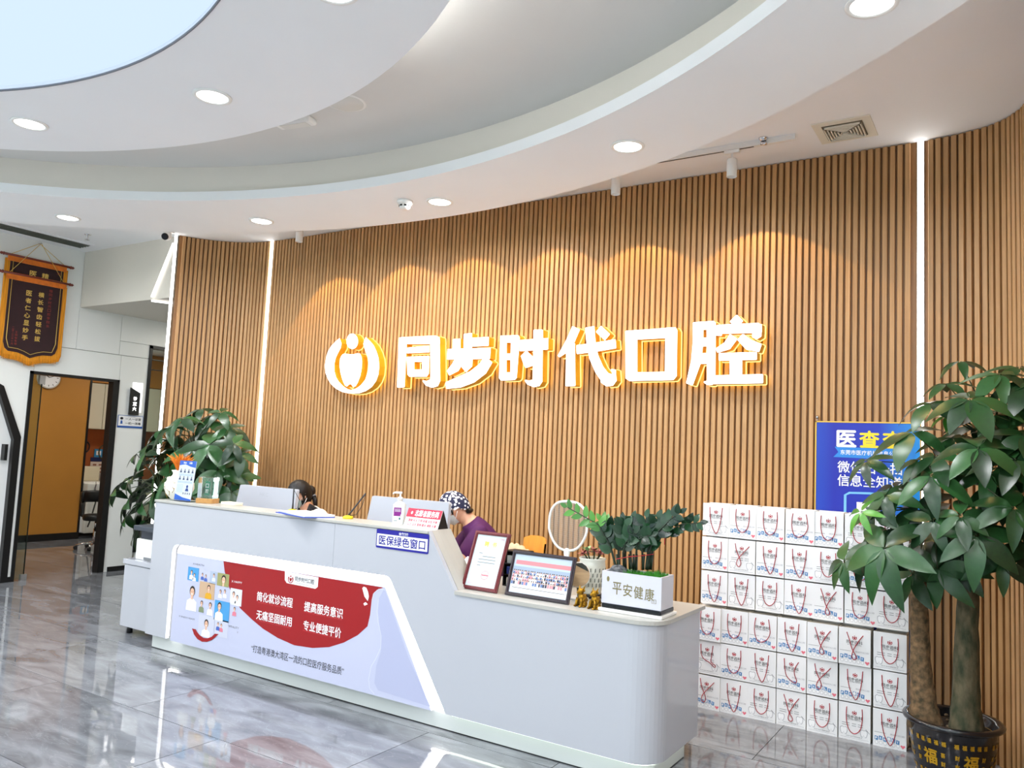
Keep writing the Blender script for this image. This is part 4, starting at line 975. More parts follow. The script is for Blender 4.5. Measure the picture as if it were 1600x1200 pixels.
# trunks
b = MB(); gnarly(b, [(-.425, 4.88, .255), (-.435, 4.88, .36), (-.452, 4.88, .60), (-.455, 4.88, 1.00)], [.092, .066, .050, .044], rnd=rp); b.build('trunk', bark2, t)
b = MB(); b.lathe([(0, 1.0), (.044, 1.0), (.042, 1.012), (.02, 1.02), (0, 1.018)], (-.455, 4.88, 0), 14); b.build('cut_top', bark, t)
b = MB(); gnarly(b, [(-.235, 4.86, .255), (-.238, 4.86, .40), (-.232, 4.86, .8), (-.215, 4.87, 1.22), (-.205, 4.88, 1.30)], [.088, .068, .055, .046, .03], rnd=rp); b.build('trunk', bark, t)
# crown: cluster centres read off the photograph, each at its own depth
crown = []
for u, v, s, y in [(1160, 110, .15, 4.85), (1060, 265, .19, 4.75), (950, 400, .22, 4.65), (825, 600, .24, 4.60), (1222, 370, .27, 4.45), (1430, 200, .24, 4.6), (1560, 150, .2, 4.75), (1640, 260, .25, 4.6), (1282, 710, .28, 4.35), (985, 770, .2, 4.55), (880, 800, .18, 4.6), (700, 990, .19, 4.65), (505, 800, .19, 4.7), (640, 1040, .2, 4.6), (950, 900, .23, 4.5), (1540, 790, .22, 4.4), (1600, 620, .24, 4.5), (1380, 480, .24, 4.7), (1500, 600, .25, 4.6), (1100, 640, .2, 4.7), (1360, 880, .22, 4.6), (1150, 860, .22, 4.75), (1700, 420, .25, 4.7), (1720, 760, .25, 4.7), (1800, 560, .25, 4.85), (1260, 560, .25, 4.85), (1650, 900, .25, 4.8), (1450, 980, .25, 4.7)]:
    crown.append((1240+u/4.444, 540+v/4.444, s, y, 0))
for u, v, s, y in [(632, 340, .30, 4.40), (520, 380, .2, 4.55), (350, 430, .2, 4.60), (970, 150, .2, 4.45), (1160, 115, .18, 4.4), (650, 200, .2, 4.6), (1272, 250, .24, 4.4), (1530, 60, .24, 4.4), (1440, 430, .2, 4.45), (1000, 480, .22, 4.65), (830, 520, .2, 4.7), (1180, 480, .16, 4.7), (860, 60, .22, 4.6), (560, 90, .2, 4.6), (1600, 300, .24, 4.65), (1100, 330, .24, 4.75), (900, 300, .24, 4.8)]:
    crown.append((1240+u/4.444, 780+v/4.444, s, y, 0))
crown += [(1345, 800, .13, 4.5, 1), (1480, 650, .13, 4.75, 1)]
bt = MB(); top = V((-.205, 4.88, 1.28)); hubs = [V((-.2, 4.86, 1.45)), V((-.28, 4.75, 1.55)), V((-.1, 4.8, 1.7)), V((-.38, 4.78, 1.35)), V((-.05, 4.9, 1.4))]
for h_ in hubs: branch(bt, top-V((0, 0, .04)), h_, .014, .008, .02)
for x, y, s, Y, yg in crown:
    c = at_y(x, y, Y)
    h_ = min(hubs, key=lambda q: (q-c).length)
    branch(bt, h_, c, .006, .003, .10)
    ax = (c-V((-.18, 4.95, 1.25))).normalized()*.75+V((0, -.35, .65))
    palmate(t, c, ax, s*.95, 5 if s < .16 else rp.choice((5, 6, 6)), bool(yg), rp)
for p0, p1 in (((-.47, 4.87, 1.0), at_y(1418, 905, 4.75)), ((-.44, 4.86, 1.0), at_y(1462, 905, 4.75)), ((-.46, 4.89, 1.0), at_y(1430, 880, 4.8))): branch(bt, p0, p1, .006, .004, 0)
bt.build('twigs', twig, t)
# ---- pachira behind the left end of the desk
rp = random.Random(21)
LX, LY = -6.42, 4.72
t = thing('money_tree', 'bushy potted money tree behind the left end of the desk', 'potted plant', (LX, LY, 0), 0, 'potted money trees')
b = MB(); b.lathe([(.0, .01), (.13, .01), (.13, 0), (.145, 0), (.19, .30), (.205, .31), (.205, .33), (.18, .33), (.175, .28), (0, .275)], (LX, LY, 0), 32); b.build('pot', mat('white_ceramic', (226, 226, 222), .3), t)
b = MB(); b.lathe([(0, .29), (.178, .285)], (LX, LY, 0), 24); b.build('soil', soil, t)
for k, (dx, dy) in enumerate(((-.03, 0), (.03, .02), (0, -.03))):
    b = MB(); gnarly(b, [(LX+dx*1.6, LY+dy*1.6, .27), (LX-dx, LY-dy, .7), (LX+dx*1.2, LY+dy, 1.15)], [.035, .03, .026], 10, rp); b.build('trunk', bark2, t)
crownL = [(300, 650, .22), (335, 645, .22), (268, 662, .22), (360, 665, .2), (250, 668, .24), (240, 690, .2), (325, 655, .25), (328, 690, .27), (290, 690, .26), (262, 700, .25), (350, 700, .22), (365, 690, .2), (232, 690, .2), (213, 705, .16), (222, 720, .16), (306, 720, .25), (340, 730, .25), (275, 735, .25), (255, 725, .25), (235, 745, .24), (205, 745, .2), (190, 752, .2), (178, 765, .18), (200, 780, .24), (222, 785, .26), (240, 775, .26), (255, 790, .24), (228, 810, .2), (245, 820, .2), (365, 722, .2), (375, 740, .2), (350, 755, .22), (330, 765, .25), (362, 765, .2), (300, 755, .2), (318, 740, .22), (282, 770, .22), (268, 760, .22), (315, 635, .17), (345, 640, .17), (375, 705, .18), (285, 650, .2), (310, 675, .26), (278, 715, .26), (330, 710, .26), (300, 700, .25), (262, 745, .25), (245, 760, .25), (210, 765, .22), (225, 765, .24), (315, 690, .24), (345, 680, .24), (355, 735, .22), (292, 735, .24), (272, 680, .22), (310, 755, .22), (250, 705, .22), (228, 705, .2), (200, 800, .22), (215, 825, .2), (235, 835, .2)]
bt = MB(); hubs = [V((LX, LY, 1.3)), V((LX-.2, LY, 1.2)), V((LX+.25, LY, 1.35)), V((LX, LY-.1, 1.5)), V((LX-.4, LY-.1, 1.05))]
for h_ in hubs: branch(bt, V((LX, LY, 1.1)), h_, .012, .007, .02)
for i, (x, y, s) in enumerate(crownL):
    Y = LY+rp.uniform(-.28, .16); c = at_y(x, y+4, Y)
    if c.x > -5.55 and Y < 4.2: c.y = 4.3
    if c.z > 1.85 and i > 3: c.z = min(c.z, 1.95)
    h_ = min(hubs, key=lambda q: (q-c).length); branch(bt, h_, c, .005, .003, .10)
    ax = (c-V((LX, LY+.1, 1.15))).normalized()*.7+V((.1, -.4, .55))
    palmate(t, c, ax, s*1.12, 5, False, rp)
bt.build('twigs', twig, t)
# ---- white planter with a ZZ plant on the low counter
rp = random.Random(9)
qx0, qx1, qy0, qy1 = -1.852, -1.520, 3.855, 4.02
t = thing('planter', 'white rectangular planter with a dark glossy plant, lettered in gold', 'potted plant', ((qx0+qx1)/2, (qy0+qy1)/2, LT))
MB().box(qx0-.01, qx1+.012, qy0-.02, qy1+.03, LT, LT+.016, bev=.004).build('white_tray', white_plastic, t)
MB().box(qx0+.004, qx1+.002, qy0-.006, qy1+.012, LT+.016, LT+.040, bev=.006).build('black_base', mat('black_gloss', (12, 13, 16), .15), t)
b = MB(); e = .004
b.box(qx0, qx1, qy0, qy0+.012, LT+.040, 1.004); b.box(qx0, qx1, qy1-.012, qy1, LT+.040, 1.004); b.box(qx0, qx0+.012, qy0+.012, qy1-.012, LT+.040, 1.004); b.box(qx1-.012, qx1, qy0+.012, qy1-.012, LT+.040, 1.004); b.box(qx0+.012, qx1-.012, qy0+.012, qy1-.012, LT+.04, LT+.06)
pbx = b.build('box', mat('planter_white', (204, 204, 214), .3), t)
P = front(qy0)
gold2 = mat('dull_gold_print', (132, 122, 84), .4, metal=.4)
for k, ch in enumerate('平安健康'):
    b = MB().text(ch, P, qx0+.088+k*.060, .922-k*.003, h=.062, w=.050, bold=.012); b.build('calligraphy', gold2, pbx)
b = MB(); ell(b, P, qx0+.036, .965, .008, .014, .0006, 0, 12); b.build('seal', gold2, pbx)
b = MB(); rect(b, P, qx1-.052, qx1-.026, .872, .892, .0006, 0); rect(b, P, qx1-.050, qx1-.028, .874, .890, .0009, 1); b.text('印', P, qx1-.039, .882, h=.012, d=.0013, mi=0); b.build('seal', [gold2, MATS['planter_white']], pbx)
MB().box(qx0+.012, qx1-.012, qy0+.012, qy1-.012, .975, .99).build('soil', soil, t)
b = MB(); 
for k in range(420):
    x = rp.uniform(qx0+.11, qx1-.014); y = rp.uniform(qy0+.014, qy1-.014); h = rp.uniform(.012, .026)+.014*math.sin((x-qx0)*18)**2; dx, dy = rp.uniform(-.008, .008), rp.uniform(-.008, .008)
    b.add([(x-.002, y, .988), (x+.002, y, .988), (x+dx, y+dy, .99+h)], [(0, 1, 2)])
    b.add([(x, y-.002, .988), (x, y+.002, .988), (x+dx, y-dy, .99+h)], [(0, 1, 2)])
o = b.build('moss', leaf_mat('moss_green', (34, 110, 24), (70, 160, 40), .7), t); o['kind'] = 'stuff'
b = MB(); b.ball((qx0+.065, qy0+.06, 1.0), .055, .04, .030, 14, 9)
for v in b.v: v += V((rp.uniform(-1, 1), rp.uniform(-1, 1), rp.uniform(-1, 1)))*.006
b.build('rock', mat('grey_rock', (112, 114, 116), .85, var=.5, vscale=40, two=(52, 54, 58), bump=.6, bscale=60), t)
zz_me = leaflet_mesh('leaf', zz_leaf, .60, .12, .12, 5); zzy_me = leaflet_mesh('leaf', young_leaf, .5, .12, .12, 5)
inv = rootm(t).inverted(); bt = MB()
def zz_stem(pts, n, size, young=0, start=.35):
    q = []
    for i in range(len(pts)-1):
        for k in range(6): q.append(V(pts[i]).lerp(V(pts[i+1]), k/6))
    q.append(V(pts[-1])); bt.tube(q, [.007-.005*i/len(q) for i in range(len(q))], 6)
    for k in range(n):
        f = start+(1-start)*k/(n-1); i = min(int(f*(len(q)-1)), len(q)-2); p = q[i].lerp(q[i+1], f*(len(q)-1)-i); tg = (q[i+1]-q[i]).normalized()
        sd = tg.cross(V((.3, -1, .2))).normalized()*(1 if k % 2 else -1)
        d = (sd*.8+tg*.65+V((rp.uniform(-.2, .2), rp.uniform(-.45, .2), rp.uniform(-.1, .3)))).normalized() if k < n-1 else tg
        s2 = V((0, -1, .25)).cross(d); s2 = s2.normalized() if s2.length > .05 else d.orthogonal().normalized(); up = d.cross(s2).normalized()
        if up.y > 0 and up.z < .3: s2, up = -s2, -up
        M = Matrix(((d.x, s2.x, up.x), (d.y, s2.y, up.y), (d.z, s2.z, up.z))); s = 1.3*size*rp.uniform(.85, 1.1)*(1-.3*max(0, f-.8)/.2)
        link('leaf', zzy_me if f > 1-young else zz_me, t, inv @ p, M.to_euler(), (s, s, s))
zy = (qy0+qy1)/2
def zp(u, v, Y): return at_y(870+u/6.667, 770+v/6.667, Y)
zz_stem([zp(620, 790, zy), zp(560, 560, zy-.01), zp(430, 330, zy-.03), zp(110, 150, zy-.05)], 19, .062, .45, .25)
zz_stem([zp(650, 780, zy), zp(640, 560, zy+.02), zp(560, 400, zy+.03), zp(470, 290, zy+.04)], 11, .062, .2, .4)
zz_stem([zp(700, 780, zy), zp(720, 560, zy-.02), zp(700, 400, zy-.03), zp(690, 300, zy-.03)], 12, .06, 0, .4)
zz_stem([zp(780, 790, zy), zp(760, 560, zy+.03), zp(760, 420, zy), zp(790, 290, zy)], 12, .062, 0, .35)
zz_stem([zp(900, 800, zy), zp(890, 600, zy-.03), zp(890, 450, zy-.04), zp(930, 260, zy-.03)], 13, .064, 0, .35)
zz_stem([zp(930, 800, zy), zp(950, 600, zy), zp(1000, 420, zy-.02), zp(1050, 280, zy-.02)], 13, .064, 0, .3)
zz_stem([zp(950, 800, zy), zp(1010, 560, zy+.02), zp(1100, 440, zy+.03), zp(1290, 330, zy+.03), zp(1490, 310, zy+.04)], 15, .05, 0, .45)
zz_stem([zp(940, 800, zy), zp(980, 560, zy-.02), zp(1060, 400, zy-.03), zp(1180, 280, zy-.03), zp(1280, 210, zy-.03)], 12, .056, 0, .4)
zz_stem([zp(820, 800, zy), zp(830, 600, zy-.04), zp(860, 480, zy-.06), zp(980, 440, zy-.08)], 10, .06, 0, .4)
zz_stem([zp(700, 790, zy), zp(690, 620, zy-.04), zp(720, 520, zy-.05), zp(800, 420, zy-.06)], 10, .06, 0, .4)
for u in (640, 720, 760, 800, 830, 900, 960, 980): bt.tube([zp(u, 800, zy+.01), zp(u+(u-800)*.1, 640, zy)], .006, 6)
bt.build('stems', mat('zz_stem', (30, 44, 28), .4), t)
b = MB(); b.tube([zp(620, 690, zy-.03), zp(760, 665, zy-.05), zp(890, 655, zy-.05), zp(1010, 640, zy-.02)], .0022, 5); b.tube([zp(1128, 400, zy), zp(1126, 470, zy), zp(1122, 540, zy)], .003, 5); b.ball(zp(1128, 412, zy), .009, .006, .012, 8, 6)
b.build('red_string', rope_red, t)
# ---- tall ribbed vase with small succulents
vp = at_z(926, 948, LT); vx, vy = -2.062, 4.16
rp = random.Random(4)
t = thing('succulent_vase', 'pale ribbed vase of reddish succulents behind the gold figurines', 'potted plant', (vx, vy, LT))
vm = mat('celadon_vase', (214, 216, 206), .3)
b = MB(); b.lathe([(.0, 0), (.048, 0), (.052, .01), (.058, .06), (.072, .13), (.076, .17), (.073, .20), (.070, .205), (.078, .218), (.074, .222), (.064, .212), (.06, .20), (0, .195)], (vx, vy, LT), 32); b.build('vase', vm, t)
b = MB(); b.lathe([(.0585, .004), (.064, .0), (.06, .022), (.0555, .022)], (vx, vy, LT), 28); b.build('dark_foot', black_plastic, t)
for i in range(4):
    for k in range(18):
        a = 2*PI*(k+.5*(i % 2))/18; z = LT+.075+i*.028; r = .064+.011*(i/3)
        m = MB(); m.obox((vx+r*math.cos(a), vy+r*math.sin(a), z), (-math.sin(a), math.cos(a), .6), (math.cos(a), math.sin(a), 0), (0, 0, 1), .0035, .0025, .010); m.build('dimple', mat('dimple_grey', (120, 124, 116), .5), t)
bt = MB(); suc_r = leaflet_mesh('succulent_leaf', leaf_mat('succulent_red', (110, 40, 44), (176, 96, 90), .4), .4, .2, .3, 4); suc_g = leaflet_mesh('succulent_leaf', leaf_mat('succulent_green', (60, 110, 50), (140, 176, 120), .4), .4, .2, .3, 4)
inv = rootm(t).inverted()
for k in range(7):
    a = 2*PI*k/7; c = V((vx+.05*math.cos(a), vy+.05*math.sin(a), LT+.235+rp.uniform(0, .03))); bt.tube([(vx+.02*math.cos(a), vy+.02*math.sin(a), LT+.2), c], .004, 5)
    for j in range(9):
        an = 2*PI*j/9+rp.uniform(-.2, .2); el = rp.uniform(-.1, .9); d = V((math.cos(an)*math.cos(el), math.sin(an)*math.cos(el), math.sin(el)))
        s = rp.uniform(.035, .05); link('succulent_leaf', suc_g if k in (2, 5) else suc_r, t, inv @ c, d.to_track_quat('X', 'Z').to_euler(), (s, s, s))
bt.build('stems', twig, t)
# ================================================================ THINGS ON THE HIGH COUNTER
# ---- vase with dried grass
c = at_y(268, 778, 3.893); c.z = HT; c.x = max(c.x, -5.54)
t = thing('flower_vase', 'white round vase with raised blossoms and orange dried grass', 'vase', c)
vw = mat('vase_white', (240, 238, 228), .35)
b = MB(); b.lathe([(0, 0), (.055, 0), (.06, .006), (.095, .045), (.112, .085), (.108, .125), (.082, .165), (.058, .185), (.054, .205), (.066, .225), (.062, .227), (.05, .207), (.05, .19), (0, .185)], seg=36); b.build('body', vw, t, local=True)
rp = random.Random(3)
for k in range(16):
    a = math.radians(rp.uniform(150, 300)); z = rp.uniform(.11, .165); r = .100 if z < .14 else .085
    m = MB()
    for j in range(5): m.ball((r*math.cos(a)+.009*math.cos(j*1.257), r*math.sin(a), z+.009*math.sin(j*1.257)), .009, .008, .009, 8, 6)
    m.build('blossom', mat('blossom_cream', (236, 230, 208), .5), t, local=True)
for k, (a0, z0) in enumerate(((200, .10), (235, .12), (262, .085), (285, .11), (225, .06))):
    pts = []
    for j in range(6):
        z = z0-.055*j/5; rr = .113-.02*abs(z-.09)/.05; a = math.radians(a0+12*math.sin(j*.8)+4*j); pts.append((rr*math.cos(a), rr*math.sin(a), z))
    m = MB(); m.tube(pts, .002, 5); m.ball(pts[2], .006, .004, .005, 7, 5); m.build('gold_sprig', mat('sprig_gold', (160, 128, 60), .4, metal=.4), t, local=True)
pm = MB(); pm.tube([(0, 0, 0), (.005, 0, .05), (.018, 0, .10), (.04, 0, .145), (.07, 0, .175)], [.0022, .003, .0055, .005, .0012], 5)
plume_me = pm.mesh('plume', mat('orange_grass', (226, 124, 18), .7, var=.3, vscale=30))
for k in range(46):
    a = rp.uniform(0, 2*PI); s = rp.uniform(.8, 1.05); link('plume', plume_me, t, (.02*math.cos(a), .02*math.sin(a), .19), (0, rp.uniform(-.25, .25), a), (s*rp.uniform(.4, 1.3), s, s*.92))
# ---- leaflet stand
t = thing('leaflet_stand', 'blue and white leaflet in a clear upright stand by the vase', 'leaflet', (-5.355, 3.80, HT))
F = Fr((-5.455, 3.795, HT+.008), (1, 0, 0), (0, .10, 1))
MB().box(-5.46, -5.25, 3.765, 3.84, HT, HT+.006).build('base', clear_glass('acrylic', (240, 246, 246)), t)
b = MB(); b.prism(F, [(0, 0), (.20, 0), (.20, .30), (0, .30)], -.003, 0); crd = b.build('card', mat('leaflet_paper', (198, 206, 224), .4), t)
b = MB(); b.poly(F, [(0, .262), (.07, .272), (.14, .256), (.20, .250), (.20, .30), (0, .30)], .0006); b.poly(F, [(0, 0), (.20, 0), (.20, .012), (.10, .022), (0, .046)], .0006); b.build('blue_band', mat('leaflet_blue', (22, 84, 180), .4), crd)
b = MB(); b.text('安全', F, .065, .284, h=.014, w=.034, d=.001, bold=.03); b.text('公告', F, .135, .284, h=.014, w=.034, d=.001, bold=.03); b.build('heading', white_print, crd)
for r_ in range(2):
    for k in range(4):
        m = MB(); cx, cz = .03+.047*k, .222-.055*r_; ell(m, F, cx, cz+.008, .007, .009, .0008, 0, 10); m.poly(F, [(cx-.012, cz-.014), (cx+.013, cz-.014), (cx+.009, cz+.001), (cx-.008, cz+.002)], .0008, 1); m.build('pictogram', [grey_print, mat('leaflet_dark', (60, 70, 100), .5)], crd)
    for k in range(3): m = MB(); rect(m, F, .012, .188, .196-.055*r_-.005*k, .198-.055*r_-.005*k, .0008, 0); m.build('text_line', mat('leaflet_line', (126, 160, 212), .5), crd)
for k in range(7): m = MB(); rect(m, F, .012, .085, .115-.009*k, .117-.009*k, .0008, 0); m.build('text_line', MATS['leaflet_line'], crd)
b = MB(); ell(b, F, .135, .105, .012, .012, .0008, 0, 12); b.poly(F, [(.115, .07), (.158, .07), (.148, .092), (.124, .092)], .0008); b.build('emblem', mat('emblem_navy', (26, 56, 120), .5), crd)
b = MB()
for k in range(4): rect(b, F, .092+.026*k, .106+.026*k, .045, .060, .0008, 0)
b.build('footer_marks', grey_print, crd)
# ---- crystal award on a wooden base
c = at_z(324, 786, HT); c.y = max(c.y, 3.86)
t = thing('crystal_award', 'clear crystal award block on a wooden base, etched green', 'trophy', c, math.radians(20))
b = MB(); b.box(-.068, .068, -.05, .05, 0, .036, bev=.004); b.build('wood_base', mat('award_wood', (196, 146, 84), .45, var=.25, vscale=20, stretch=(1, 8, 1)), t, local=True)
gm = mat('crystal', (236, 246, 242), .02, trans=1, ior=1.45)
b = MB(); b.box(-.062, .062, -.044, .044, .0362, .195, bev=.004); b.build('crystal_block', gm, t, local=True)
b = MB(); FF = Fr((0, 0, .11), (1, 0, 0), (0, 0, 1)); b.poly(FF, [(-.02, -.05), (.022, -.05), (.026, .05), (-.016, .055)], 0); b.build('green_etching', mat('etch_green', (40, 130, 96), .5), t, local=True)
b = MB(); 
for k, ch in enumerate('口腔'): b.text(ch, FF, 0, .02-.04*k, h=.03, w=.026, d=.002, bold=.02)
b.build('etched_writing', white_print, t, local=True)
# cream box between award and monitor
MB().box(-5.00, -4.84, 3.87, 3.945, HT, HT+.022, bev=.004).single('keyboard_box', mat('cream_card', (232, 224, 204), .5), (-4.92, 3.91, HT), 'flat cream box between the crystal award and the monitor', 'box')
# ---- monitors seen from behind
def monitor(x0, x1, ztop, label, logo):
    Y = 4.30; t = thing('monitor', label, 'monitor', ((x0+x1)/2, 4.36, .76), 0, 'white monitors on the worktop')
    P_ = Fr((0, 0, 0), (1, 0, 0), (0, 0, 1)); P2 = lambda a, b_, d=0: V((a, Y+(b_-.9)*.10-d, b_))
    sh = rounded([(x0-.045, .90), (x1+.012, .90), (x1, ztop), (x0, ztop)], .012, 3)
    shl = MB().prism(P2, sh, -.030, 0).build('back_shell', mat('monitor_white', (182, 186, 197), .3), t)
    MB().prism(P2, rounded([(x0-.03, .915), (x1, .915), (x1-.012, ztop-.012), (x0+.012, ztop-.012)], .008, 3), -.034, -.0302).build('screen', mat('screen_dark', (12, 14, 18), .15), t)
    xm = (x0+x1)/2
    MB().tube([(xm, Y+.03, .772), (xm, Y+.02, .85), (xm, Y+.015, .98)], .018, 10).build('stand_neck', white_plastic, t)
    MB().box(xm-.12, xm+.12, Y-.06, Y+.11, .76, .772, bev=.004).build('stand_base', white_plastic, t)
    if logo:
        b = MB().text('HKC', P2, x0+.30, ztop-.062, h=.030, w=.098, d=.0008); b.build('logo', mat('logo_grey', (172, 176, 186), .4), shl)
p0, p1 = at_y(375, 757, 4.33), at_y(463, 765, 4.33); monitor(p0.x, p1.x, (p0.z+p1.z)/2, 'white monitor back with grey letters, left, in front of the woman', True)
p0, p1 = at_y(581, 774, 4.33), at_y(701, 786, 4.33); monitor(p0.x, p1.x, (p0.z+p1.z)/2, 'white monitor back behind the hand sanitizer bottle', False)
# ---- open folder with papers, pens on yellow bases
t = thing('open_folder', 'open blue folder with white papers on the counter edge', 'folder', (-4.04, 3.80, HT))
q = [(-4.28, 3.765), (-3.89, 3.655), (-3.80, 3.845), (-4.19, 3.945)]
MB().plan(q, HT, HT+.006).build('blue_cover', mat('folder_blue', (56, 84, 184), .35), t)
cen = V((sum(p[0] for p in q)/4, sum(p[1] for p in q)/4, 0))
for k in range(4):
    a = .02*(k-1.5); m = MB(); w = [cen+Matrix.Rotation(a, 3, 'Z') @ (V((p[0], p[1], 0))-cen)*.94 for p in q]; m.plan([(p.x+.006, p.y+.006) for p in w], HT+.0062+.003*k, HT+.009+.003*k); m.build('paper_sheet', white_print, t)
for x, y, lean in ((*at_z(457, 797.5, HT+.012).to_2d(), (0.0, 0)), (*at_z(544, 807.5, HT+.012).to_2d(), (.07, .08))):
    t = thing('counter_pen', 'dark pen standing upright on a yellow base beside the left monitor' if lean[0] == 0 else 'dark pen leaning from a yellow base right of the open folder', 'pen', (x, y, HT), 0, 'pens on yellow bases')
    b = MB(); b.lathe([(0, 0), (.034, 0), (.036, .006), (.030, .016), (.012, .022), (0, .022)], seg=20); b.build('yellow_base', mat('pen_yellow', (238, 206, 20), .4), t, local=True)
    L_ = V((lean[0], lean[1], .15)); b = MB(); b.tube([(0, 0, .02), V((0, 0, .02))+L_*.3, V((0, 0, .02))+L_*.95, V((0, 0, .02))+L_], [.007, .005, .005, .002], 8); b.build('pen', mat('pen_grey', (46, 48, 54), .3), t, local=True)
    b = MB(); b.tube([(.01, 0, .02), (.04+lean[0]*.3, .01, .03), (.05+lean[0]*.8, .01, .09), (lean[0]*.95, lean[1], .155)], .0022, 5); b.build('cord', black_plastic, t, local=True)
# ---- hand sanitizer
c = at_z(623, 819, HT)
t = thing('sanitizer_bottle', 'white pump bottle of hand sanitizer with a purple label', 'bottle', c, math.radians(28))
b = MB(); b.plan(rounded([(-.038, -.026), (.038, -.026), (.038, .026), (-.038, .026)], .012, 4), 0, .125); b.build('bottle', white_plastic, t, local=True)
b = MB(); b.lathe([(.034, .125), (.03, .134), (.014, .140), (.014, .150), (.017, .150), (.017, .166), (.012, .170), (.005, .172), (.005, .192), (0, .192)], seg=20); b.build('neck', white_plastic, t, local=True)
b = MB(); b.box(-.035, .012, -.008, .008, .190, .203, bev=.003); b.tube([(-.034, 0, .197), (-.044, 0, .192), (-.045, 0, .184)], .005, 8); b.build('pump_head', white_plastic, t, local=True)
P = lambda a, b_, d=0: V((a, -.0262-d, b_))
b = MB(); b.poly(P, [(-.030, .052), (.016, .052), (.012, .06), (.018, .064), (.018, .105), (-.030, .105)], .0004); b.build('purple_label', mat('label_purple', (130, 30, 130), .4), t, local=True)
b = MB(); 
for k in range(3): rect(b, P, -.024, .012, .094-.007*k, .096-.007*k, .0008, 0)
b.build('label_lines', white_print, t, local=True)
b = MB(); rect(b, P, .004, .014, .03, .044, .0004, 0); rect(b, P, -.028, -.006, .022, .025, .0004, 0); b.build('small_marks', mat('mark_teal', (60, 120, 120), .5), t, local=True)
# ---- red and white tent sign
p0 = at_z(630, 821.5, HT); p1 = at_z(689.4, 827, HT)
x0, x1, y0 = p0.x, min(p1.x, SLX0-.004), p0.y
t = thing('tent_sign', 'red and white volunteer service tent sign with black ends', 'sign', ((x0+x1)/2, y0+.05, HT))
zt = .108
F = Fr((x0, y0, HT), (1, 0, 0), (0, .045, zt)); hl = math.hypot(.045, zt); wd = x1-x0
b = MB(); b.prism(F, [(0, 0), (wd, 0), (wd, hl), (0, hl)], -.003, 0); fbd = b.build('front_board', white_print, t)
b = MB()
for xx in (x0-.001, x1-.003): b.add([(xx, y0+.003, HT), (xx, y0+.105, HT), (xx, y0+.052, HT+zt+.002), (xx+.004, y0+.003, HT), (xx+.004, y0+.105, HT), (xx+.004, y0+.052, HT+zt+.002)], [(0, 2, 1), (3, 4, 5), (0, 1, 4, 3), (1, 2, 5, 4), (2, 0, 3, 5)])
b.add([(x0, y0+.105, HT), (x1, y0+.105, HT), (x1, y0+.052, HT+zt), (x0, y0+.052, HT+zt)], [(0, 1, 2, 3)]); b.build('black_stand', black_plastic, t)
b = MB(); rect(b, F, 0, wd, hl*.52, hl, .0006, 0); b.build('red_field', mat('tent_red', (212, 24, 60), .4), fbd)
b = MB(); b.text('志愿者服务岗', F, wd*.58, hl*.76, h=hl*.34, w=wd*.68, d=.001, bold=.02); ell(b, F, wd*.14, hl*.76, .007, .010, .001, 0, 10); b.build('heading', white_print, fbd)
b = MB(); b.text('爱国 民主 文明 和谐 自由 平等', F, wd*.52, hl*.36, h=hl*.15, w=wd*.84, d=.001, bold=.02); b.text('公正 法治 爱岗 敬业 诚信 友善', F, wd*.52, hl*.14, h=hl*.15, w=wd*.84, d=.001, bold=.02); b.build('small_writing', mat('tent_text', (196, 40, 70), .5), fbd)
# ================================================================ THINGS ON THE LOW COUNTER
t_sheet = []
def framed(name, label, BLp, w, h, lean, bw, m_frame, m_back):
    t = thing(name, label, 'picture frame', (BLp[0]+w/2, BLp[1]+.05, LT)); F = Fr(BLp, (1, 0, 0), (0, math.sin(lean), math.cos(lean)))
    o = [(0, 0), (w, 0), (w, h), (0, h)]; i = [(bw, bw), (w-bw, bw), (w-bw, h-bw), (bw, h-bw)]
    for k in range(4):
        m = MB(); m.prism(F, [o[k], o[(k+1) % 4], i[(k+1) % 4], i[k]], 0, .010)
        s1 = .35; j = [(a[0]+(b_[0]-a[0])*s1, a[1]+(b_[1]-a[1])*s1) for a, b_ in zip(o, i)]; j2 = [(a[0]+(b_[0]-a[0])*.7, a[1]+(b_[1]-a[1])*.7) for a, b_ in zip(o, i)]
        m.prism(F, [j[k], j[(k+1) % 4], j2[(k+1) % 4], j2[k]], .010, .015); m.build('moulding', m_frame, t)
    m = MB(); m.prism(F, i, .001, .004); t_sheet.append(m.build('sheet', m_back, t))
    m = MB(); m.prism(F, o, -.004, -.0005); m.build('backing', black_plastic, t)
    top = F(w/2, h*.72, -.006); ft = V((BLp[0]+w/2, BLp[1]+h*.50, LT+.003)); dv = ft-top; m = MB(); m.obox((top+ft)/2, (1, 0, 0), dv, V((1, 0, 0)).cross(dv), .02, dv.length/2, .002); m.build('strut', black_plastic, t)
    return t, F
t, F = framed('certificate_frame', 'certificate in a reddish wooden frame leaning on the low counter', (-2.745, 3.842, LT+.001), .246, .346, math.radians(21.5), .020, mat('red_wood', (112, 40, 44), .35, var=.2, vscale=30), mat('certificate_paper', (196, 208, 212), .4))
w, h = .246, .346
b = MB(); i0, i1 = .034, .044
for (xa, xb, za, zb) in ((i0, w-i0, i0, i1-.004), (i0, w-i0, h-i1+.004, h-i0), (i0, i1-.004, i0, h-i0), (w-i1+.004, w-i0, i0, h-i0)): rect(b, F, xa, xb, za, zb, .0046, 0)
for xx, zz in ((i0+.012, i0+.012), (w-i0-.012, i0+.012), (i0+.012, h-i0-.012), (w-i0-.012, h-i0-.012)): ell(b, F, xx, zz, .013, .013, .0046, 0, 14); ell(b, F, xx, zz, .008, .008, .0050, 1, 12)
b.build('ornate_border', [mat('border_pink', (226, 190, 204), .5), MATS['certificate_paper']], t_sheet[-1])
